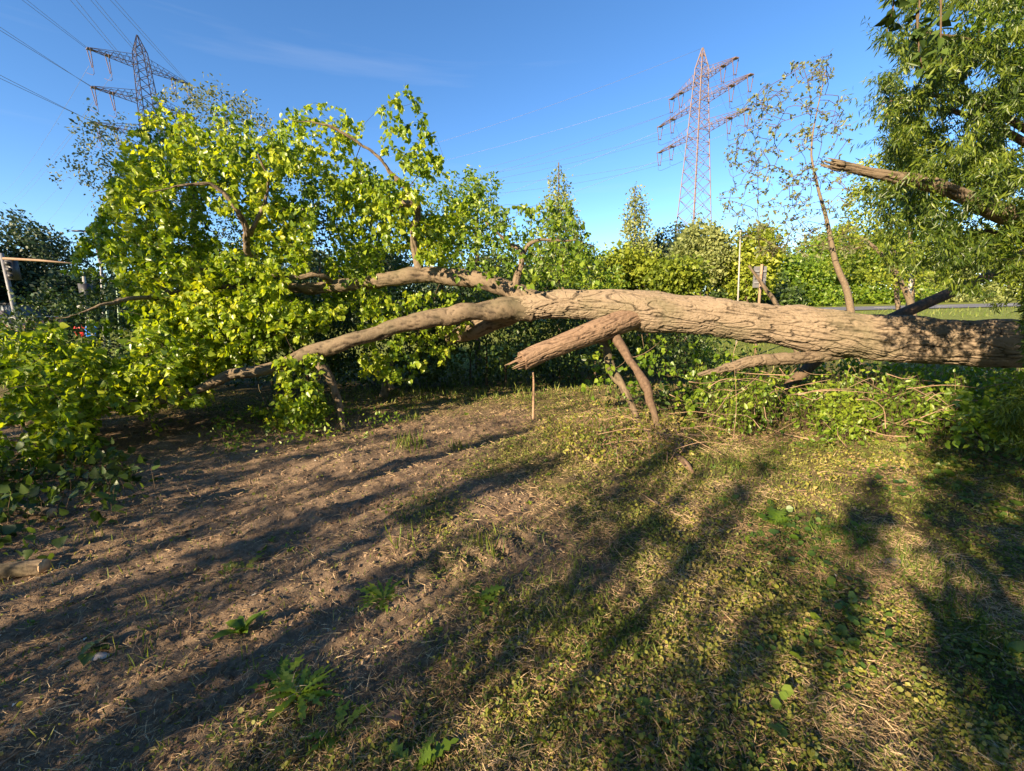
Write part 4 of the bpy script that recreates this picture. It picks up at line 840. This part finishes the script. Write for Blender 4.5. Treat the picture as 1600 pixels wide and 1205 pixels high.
y_ = 6.8*(34/6.8)**rng.random(26000); x_ = rng.uniform(-1.3, 1.5, 26000)*y_; P = drop(v3(x_, y_)); k_ = fbm(v3(x_*.5, y_*.5, 50.), 3) > rng.uniform(.35, .6, len(x_)); P = P[k_]; mb = MB()
leaves(mb, LANCE, P, rnd(len(P))*.4+np.array([0, 0, 1.]), rnd(len(P)), (.07+.006*P[:, 1])*rng.uniform(.5, 1.7, len(P)), .5); tag(mb.build('meadow_grass', M_grass), 'rough grass on the far side of the fallen trunk', 'grass', kind='stuff')
# crumbs of soil
P = ground_pts(26000, lambda x, y: .15+.85*(1-cover(x, y))); N = len(P)
O8 = np.array([[1, 0, 0], [-1, 0, 0], [0, 1, 0], [0, -1, 0], [0, 0, 1], [0, 0, -1]], float); F8 = np.array([[0, 2, 4], [2, 1, 4], [1, 3, 4], [3, 0, 4], [2, 0, 5], [1, 2, 5], [3, 1, 5], [0, 3, 5]])
mb = MB(); V = P[:, None]+O8[None]*(np.minimum(rng.lognormal(-5.15, .6, (N, 1, 1)), .017)*near(P)[:, None, None])*rng.uniform(.5, 1.2, (N, 6, 1)); mb.add(V, (F8[None]+(np.arange(N)*6)[:, None, None]).reshape(-1, 3))
tag(mb.build('soil_crumbs', leafmat('soil_crumb', [(.10, .065, .04), (.20, .135, .088), (.32, .23, .155)], 0.0, (1, 1, 1), .95, .1), smooth=False), 'loose crumbs of dry soil', 'soil crumbs', kind='stuff')
# fallen twigs
mb = MB()
for k in range(420):
    p = ground_pts(1, lambda x, y: .5+0*x)[0]; L = rng.uniform(.04, .20)*(1+.12*p[1]); an = rng.uniform(0, math.pi); d = np.array([math.cos(an), math.sin(an)])
    m_ = 6; u = np.linspace(-.5, .5, m_)[:, None]*L; q = p[:2]+d*u+np.array([-d[1], d[0]])*(u*u*rng.normal(0, 2.5)+rng.normal(0, .004, (m_, 1)))
    tube(mb, np.concatenate([q, (over(q[:, 0], q[:, 1])+.004+rng.uniform(0, .01))[:, None]], 1), rng.uniform(.001, .0028), 4)
tag(mb.build('fallen_twigs', M_dry), 'short dry twigs lying all over the ground', 'twigs', kind='stuff')

def thicket(poly, d0, d1, n, leaf, size, tpl, label, name='undergrowth', hmax=.6, nl=4, den=None, down=.1, stemr=.0016, m=M_twig):
    """low growth: stems that rise from the soil to each leaf spray"""
    T_ = in_region(poly, n, d0, d1, den); T_ = T_[T_[:, 2] < np.minimum(hmax, .16+.5*np.maximum(T_[:, 1]-d0, 0))]; tw = []; mb = MB()
    for t_ in T_:
        b0 = t_+np.array([rng.normal(0, .12), rng.normal(0, .12), 0]); b0[2] = H(b0[0], b0[1])-.01
        c_ = (b0+t_)/2+np.array([rng.normal(0, .05), rng.normal(0, .05), .06]); u = np.linspace(0, 1, 6)[:, None]
        B = (1-u)**2*b0+2*u*(1-u)*c_+u*u*t_; tube(mb, B, np.linspace(stemr*1.5, stemr*.6, 6), 3, caps=False); tw.append((B, B[:, 0]))
    o = tag(mb.build(name, m), label, 'undergrowth', kind='stuff')
    lf = MB(); twigleaves(lf, tw, nl+1.5, tpl, size, .02, .04, down, 0, var=.4); lf.build('foliage', leaf, o); return o
thicket([(1090, 600), (1180, 575), (1300, 575), (1450, 580), (1650, 585), (1680, 740), (1560, 700), (1440, 695), (1330, 685), (1200, 665), (1140, 640)], 4.0, 5.4, 4200, M_leaf2, .047, OVATE, 'leafy green undergrowth and trailing shoots below the thick trunk', hmax=.75, nl=5, den=lambda x, y: (y > 555+95*vn(v3(x/34, 0*x, 3.)))*(y < 700-80*vn(v3(x/30, 0*x, 7.)))*(.3+.7*sstep(.35, .55, fbm(v3(x/40, y/30, 9.), 2))))
thicket([(1060, 525), (1300, 545), (1600, 560), (1700, 640), (1400, 640), (1100, 610)], 5.2, 7.2, 2000, M_leaf2, .07, OVATE, 'green undergrowth in the shade behind the thick trunk', hmax=1.1)
thicket([(850, 660), (930, 610), (1060, 640), (1090, 720), (1060, 760), (960, 730), (880, 700)], 3.7, 5.2, 420, M_small, .034, OVATE, 'wilting pale green shoots on the ground around the propping branches', hmax=.35, nl=7, down=.5, m=M_dry)
thicket([(330, 640), (560, 620), (640, 640), (600, 660), (420, 700), (340, 700)], 4.3, 6.3, 380, M_leaf2, .04, OVATE, 'low green weeds at the foot of the shaded bushes', hmax=.22, nl=5)
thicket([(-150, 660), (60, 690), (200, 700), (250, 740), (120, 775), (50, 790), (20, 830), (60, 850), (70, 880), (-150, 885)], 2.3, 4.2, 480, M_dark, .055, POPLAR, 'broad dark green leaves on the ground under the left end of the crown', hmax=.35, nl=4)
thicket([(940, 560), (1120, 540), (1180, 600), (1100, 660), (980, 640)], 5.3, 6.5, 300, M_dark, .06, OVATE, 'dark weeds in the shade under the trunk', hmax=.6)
mb = MB()                               # dry tangle of dead stems in the pile under the trunk
for t_ in in_region([(1060, 600), (1200, 560), (1450, 570), (1650, 590), (1650, 720), (1450, 700), (1200, 680), (1080, 660)], 110, 3.9, 5.3):
    if t_[2] > .7: continue
    d = unit(rnd(1)*np.array([1.3, .6, .35]))[0]; L = rng.uniform(.15, .75); c_ = spline(np.stack([t_-d*L/2, t_+rng.normal(0, .05, 3), t_+d*L/2+rng.normal(0, .05, 3)]), 8)
    c_[:, 2] = np.maximum(c_[:, 2], H(c_[:, 0], c_[:, 1])+.005); tube(mb, c_, np.linspace(.005, .002, 8)*rng.uniform(.5, 1.3), 5)
for t_ in in_region([(860, 650), (1000, 620), (1120, 650), (1120, 760), (1000, 740)], 60, 3.7, 5.0):
    if t_[2] > .25: continue
    d = unit(rnd(1)*np.array([1.3, .8, .15]))[0]; L = rng.uniform(.2, .7); c_ = spline(np.stack([t_-d*L/2, t_+np.array([0, 0, .06]), t_+d*L/2]), 8)
    c_[:, 2] = np.maximum(c_[:, 2], H(c_[:, 0], c_[:, 1])+.005); tube(mb, c_, .003*rng.uniform(.5, 1.3), 5)
tag(mb.build('dead_stems', M_dry), 'tangle of dry dead stems in the pile below the trunk', 'dead stems', kind='stuff')
mb = MB()                               # dead twigs hanging under the low left limb
sk = Skel(); c = spline(px(Bb), 60)[20:]; sk.stem(c[:, :3], c[:, 3], keep=False)
sk.grow(in_region([(180, 640), (340, 600), (330, 700), (260, 730), (120, 720), (20, 760), (60, 680)], 34, 4.3, 5.0), 1.2, -.1, .007, .002, .16, .07)
sk.mesh(mb, (5, 7)); mb.build('dead_twigs', M_dry, ft)

# wood lying on the ground
def ground_rows(rows, lift):            # photo pixels on the ground with a lift above it
    P = np.array([atz(x, y, 0.) for x, y, _ in rows]); P[:, 2] = H(P[:, 0], P[:, 1], False)+lift; return np.concatenate([P, np.array([[r_ for _, _, r_ in rows]]).T], 1)
def log(rows, lift, label, m=M_limb, seed=1.):
    q = ground_rows(rows, lift); q[:, 2] = max(H(q[:, 0], q[:, 1]).max(), q[:, 2].max()-lift)+lift*.75; t = thing('cut_log', (*q[-1, :2], 0), label, 'log', 'cut logs at the left edge'); mb = MB(); rg = barktube(mb, q, 160, 40, .004, 20, 4, .003, seed); mb.build('bark', m, t, attr={'ridge': rg})
    e, d = q[-1, :3], unit(q[-1, :3]-q[-2, :3]); mb = MB(); rr = q[-1, 3]; tube(mb, [e-d*.004, e+d*.003], rr*.97, 28); mb.build('cut_end', M_cut, t)
log([(-90, 925, .045), (0, 903, .045), (45, 897, .044), (72, 894, .043)], .04, 'pale barked cut log with sawn end at the lower left edge')
log([(-60, 800, .033), (20, 806, .034), (60, 811, .034), (84, 814, .034)], .035, 'shorter cut log half buried in leaves above the other one', seed=5.)
def gstick(name, label, rows, lift=.012, k=10, m=M_dry, amp=.002):
    q = ground_rows(rows, lift); b = MB(); rg = barktube(b, q, 70, k, amp, 30, 4, amp*.5, 3.); tag(b.build(name, m, attr={'ridge': rg}), label, 'stick' if name != 'rotten_wood' else 'wood')
gstick('rotten_wood', 'reddish rotten stump end of the propping branch on the ground', [(1028, 668, .05), (1045, 690, .062), (1062, 705, .045), (1066, 715, .02)], .03, 24, M_rot, .012)
gstick('rotten_wood', 'split piece of pale wood lying below the propping branches', [(1052, 712, .02), (1068, 728, .035), (1082, 744, .018)], .02, 16, M_rot, .006)
gstick('curved_stick', 'thin orange-brown stick lying on the shaded ground at right', [(1292, 1018, .0035), (1340, 1027, .005), (1400, 1029, .004), (1465, 1030, .002)])
gstick('bark_chip', 'flat reddish wood chip on the ground right of the middle', [(1168, 1046, .004), (1180, 1060, .011), (1198, 1080, .004)], .008, 8, M_rot)
gstick('long_stick', 'long pale curved stick crossing the shade at the right edge', [(1480, 762, .003), (1540, 752, .006), (1600, 736, .007), (1660, 715, .007)], .015)
gstick('thin_stick', 'thin arched dry stick left of the propping branches', [(900, 700, .003), (960, 688, .006), (1010, 676, .007), (1060, 684, .005), (1110, 690, .003)], .06)
gstick('thin_stick', 'thin reddish stick on the ground under the middle of the picture', [(1000, 775, .003), (1025, 792, .006), (1055, 808, .004)], .01)
gstick('pale_stick', 'short pale stick on the soil near the left edge', [(80, 750, .006), (120, 760, .009), (135, 775, .006)], .012)
gstick('root_stick', 'dark thin root snaking over the soil left of the middle', [(290, 760, .003), (300, 775, .005), (315, 780, .004), (310, 795, .003)], .008)

# weeds that stand on their own
def weed(x, y, n, L, wd, label, name='dandelion', m=M_leaf2, erect=.6, jag=True):
    p = atz(x, y, 0.); p[2] = H(p[0], p[1])-.005; mb = MB()
    for k in range(n):
        a = k*2.399+rng.normal(0, .3); el = np.clip(rng.normal(erect, .25), .12, 1.35); l_ = L*rng.uniform(.6, 1.15); u = np.linspace(0, 1, 13); jg = rng.uniform(.25, .95, 13)
        out = np.array([math.cos(a), math.sin(a), 0.]); side = np.array([-out[1], out[0], 0.]); 
        zc = l_*(math.sin(el)*u-(.55*math.sin(el)+.1)*u*u*.8); xc = l_*(math.cos(el)*u+.22*u*u)
        w = wd*l_*np.sin(np.clip(u*1.02+.03, 0, 1)*math.pi)**.7*(.3+.9*u)*(1+(jg*((np.arange(13) % 2)*2-1) if jag else 0))*.5+.0015
        C = p+out*xc[:, None]+np.array([0, 0, 1.])*zc[:, None]; tw = rng.normal(0, .25)
        s_ = side*math.cos(tw)+np.array([0, 0, 1.])*math.sin(tw)
        V = np.stack([C-s_*w[:, None]+np.array([0, 0, .12])*w[:, None], C, C+s_*w[:, None]+np.array([0, 0, .12])*w[:, None]], 1); i = np.arange(12)*3
        mb.add(V, np.concatenate([np.stack([i, i+1, i+4, i+3], -1), np.stack([i+1, i+2, i+5, i+4], -1)]))
    return tag(mb.build(name, m), label, 'weed' if name != 'grass_tuft' else 'grass tuft')
weed(380, 990, 13, .17, .26, 'upright green dock rosette on the bare soil at left', 'dock_plant', erect=1.35, jag=False)
weed(600, 940, 26, .15, .15, 'spreading dandelion with jagged leaves on the bare soil near the middle')
weed(470, 1100, 30, .135, .17, 'largest jagged thistle rosette near the bottom of the photo', 'thistle', erect=.5)
weed(525, 1135, 28, .15, .15, 'jagged thistle rosette right behind the largest one', 'thistle', erect=.6)
weed(440, 1075, 22, .13, .16, 'small jagged thistle rosette left of the largest one', 'thistle', erect=.7)
weed(650, 1195, 12, .14, .30, 'dandelion cut by the bottom edge beside a brown dead leaf', erect=.8)
weed(380, 885, 11, .12, .26, 'small yellow-green dandelion on the soil at left', m=M_small)
weed(745, 935, 11, .14, .30, 'dark green dandelion below the grass tuft')
weed(1205, 825, 12, .16, .36, 'bright green dandelion right of the middle', erect=.8)
weed(1300, 930, 7, .11, .40, 'small bright green plant on the edge of the shade', 'dock_plant', erect=.9, jag=False)
weed(1140, 790, 9, .12, .3, 'small dandelion in the grassy middle')
weed(830, 1150, 6, .09, .4, 'small green plant near the bottom middle', 'dock_plant', jag=False)
weed(1345, 835, 7, .10, .4, 'small green plant left of the shade at right', 'dock_plant', jag=False)
weed(1575, 1040, 6, .16, .55, 'broad-leaved green plant at the right edge', 'dock_plant', m=M_big, jag=False)
weed(1030, 1120, 5, .09, .5, 'two-leaved green seedling near the bottom', 'dock_plant', m=M_big, jag=False)
for (x, y, n, L, lb) in [(634, 860, 16, .17, 'thin upright grass tuft in the middle of the bare soil'), (757, 868, 46, .13, 'dense grass tuft right of the bare soil'), (640, 700, 60, .20, 'pale grass tuft in the light left of the middle'),
                     (715, 700, 40, .16, 'yellow grass tuft below the splintered limb'), (135, 850, 10, .12, 'small grass tuft in the shade at left'), (230, 935, 9, .08, 'few grass blades on the dark soil at left'), (225, 1035, 14, .10, 'yellowish grass tuft at lower left'), (640, 655, 40, .16, 'grass tuft at the edge of the shaded bushes')]:
    p = atz(x, y, 0.); N = n; q = p+rnd(N, .035*(1+n/40))*np.array([1, 1, 0]); q[:, 2] = H(q[:, 0], q[:, 1])-.005; mb = MB()
    leaves(mb, LANCE, q, rnd(N)*.28+np.array([0, 0, 1.]), rnd(N), L*rng.uniform(.5, 1.1, N), .22); tag(mb.build('grass_tuft', M_grass), lb, 'grass tuft', 'grass tufts on the soil')
N = 260; c_ = ground_pts(N, lambda x, y: .25+.75*cover(x, y), y1=6.5); P = c_.repeat(6, 0)+rnd(N*6, .012)*np.array([1, 1, 0]); P[:, 2] = H(P[:, 0], P[:, 1])+.004
mb = MB(); leaves(mb, OVATE, P, rnd(N*6)*np.array([1, 1, .25])+np.array([0, 0, .55]), rnd(N*6)*.5+np.array([0, 0, 1.]), (.034*rng.uniform(.4, 1.4, (N, 1))*np.ones((N, 6))).ravel()*near(P), .8)
tag(mb.build('small_weeds', M_leaf2), 'small bright green seedlings dotted through the moss and soil', 'weeds', kind='stuff')
def curled(x, y, s, label, m=M_dead, n=5):
    p = atz(x, y, 0.); mb = MB(); q = p+rnd(n, .02)*np.array([1, 1, 0]); q[:, 2] = H(q[:, 0], q[:, 1])+.012; leaves(mb, POPLAR, q, rnd(n)*np.array([1, 1, .35]), np.array([0, 0, 1.])+rnd(n, .3), s); tag(mb.build('dead_leaf', m), label, 'dead leaf')
curled(625, 1135, .06, 'curled brown dead leaf near the bottom, right of the thistles'); curled(400, 1095, .05, 'reddish dead leaf left of the thistles', n=3)
curled(155, 1028, .07, 'fallen green leaves lying on the dark soil at left', M_dark, 4)
# flat grey stone and pale chips
def stone(x, y, sx, sy, sz, label, m, name='stone'):
    p = atz(x, y, 0.); p[2] = H(p[0], p[1]); th = np.linspace(0, math.pi, 14)[:, None]; ph = np.arange(22)[None]*2*math.pi/22
    D_ = np.stack([np.sin(th)*np.cos(ph), np.sin(th)*np.sin(ph), np.cos(th)+0*ph], -1); r_ = .75+.5*fbm(D_*1.6+x, 3); V = p+D_*r_[..., None]*np.array([sx, sy, sz])
    q, c_ = tubefaces(14, 22); mb = MB(); mb.add(V, q); return tag(mb.build(name, m), label, name.replace('_', ' '))
stone(1405, 888, .11, .06, .012, 'flat grey stone sunk in the ground at the edge of the shade', plain('grey_stone', (.22, .21, .22), .8, 0, .3, 20, .4))
stone(155, 1040, .05, .025, .010, 'flat pale stone beside the fallen green leaves', plain('pale_stone', (.36, .31, .28), .8, 0, .3, 20, .4))
M_chip = plain('pale_chip', (.6, .57, .5), .7, 0, .2)
N = 70; P = ground_pts(N, lambda x, y: .5+0*x, y1=5.); mb = MB(); leaves(mb, OVATE, P+np.array([0, 0, .008]), rnd(N)*np.array([1, 1, .2]), np.array([0, 0, 1.])+rnd(N, .3), rng.uniform(.012, .03, N), .8)
tag(mb.build('pale_chips', M_chip), 'tiny pale wood chips dotted over the ground', 'wood chips', kind='stuff')
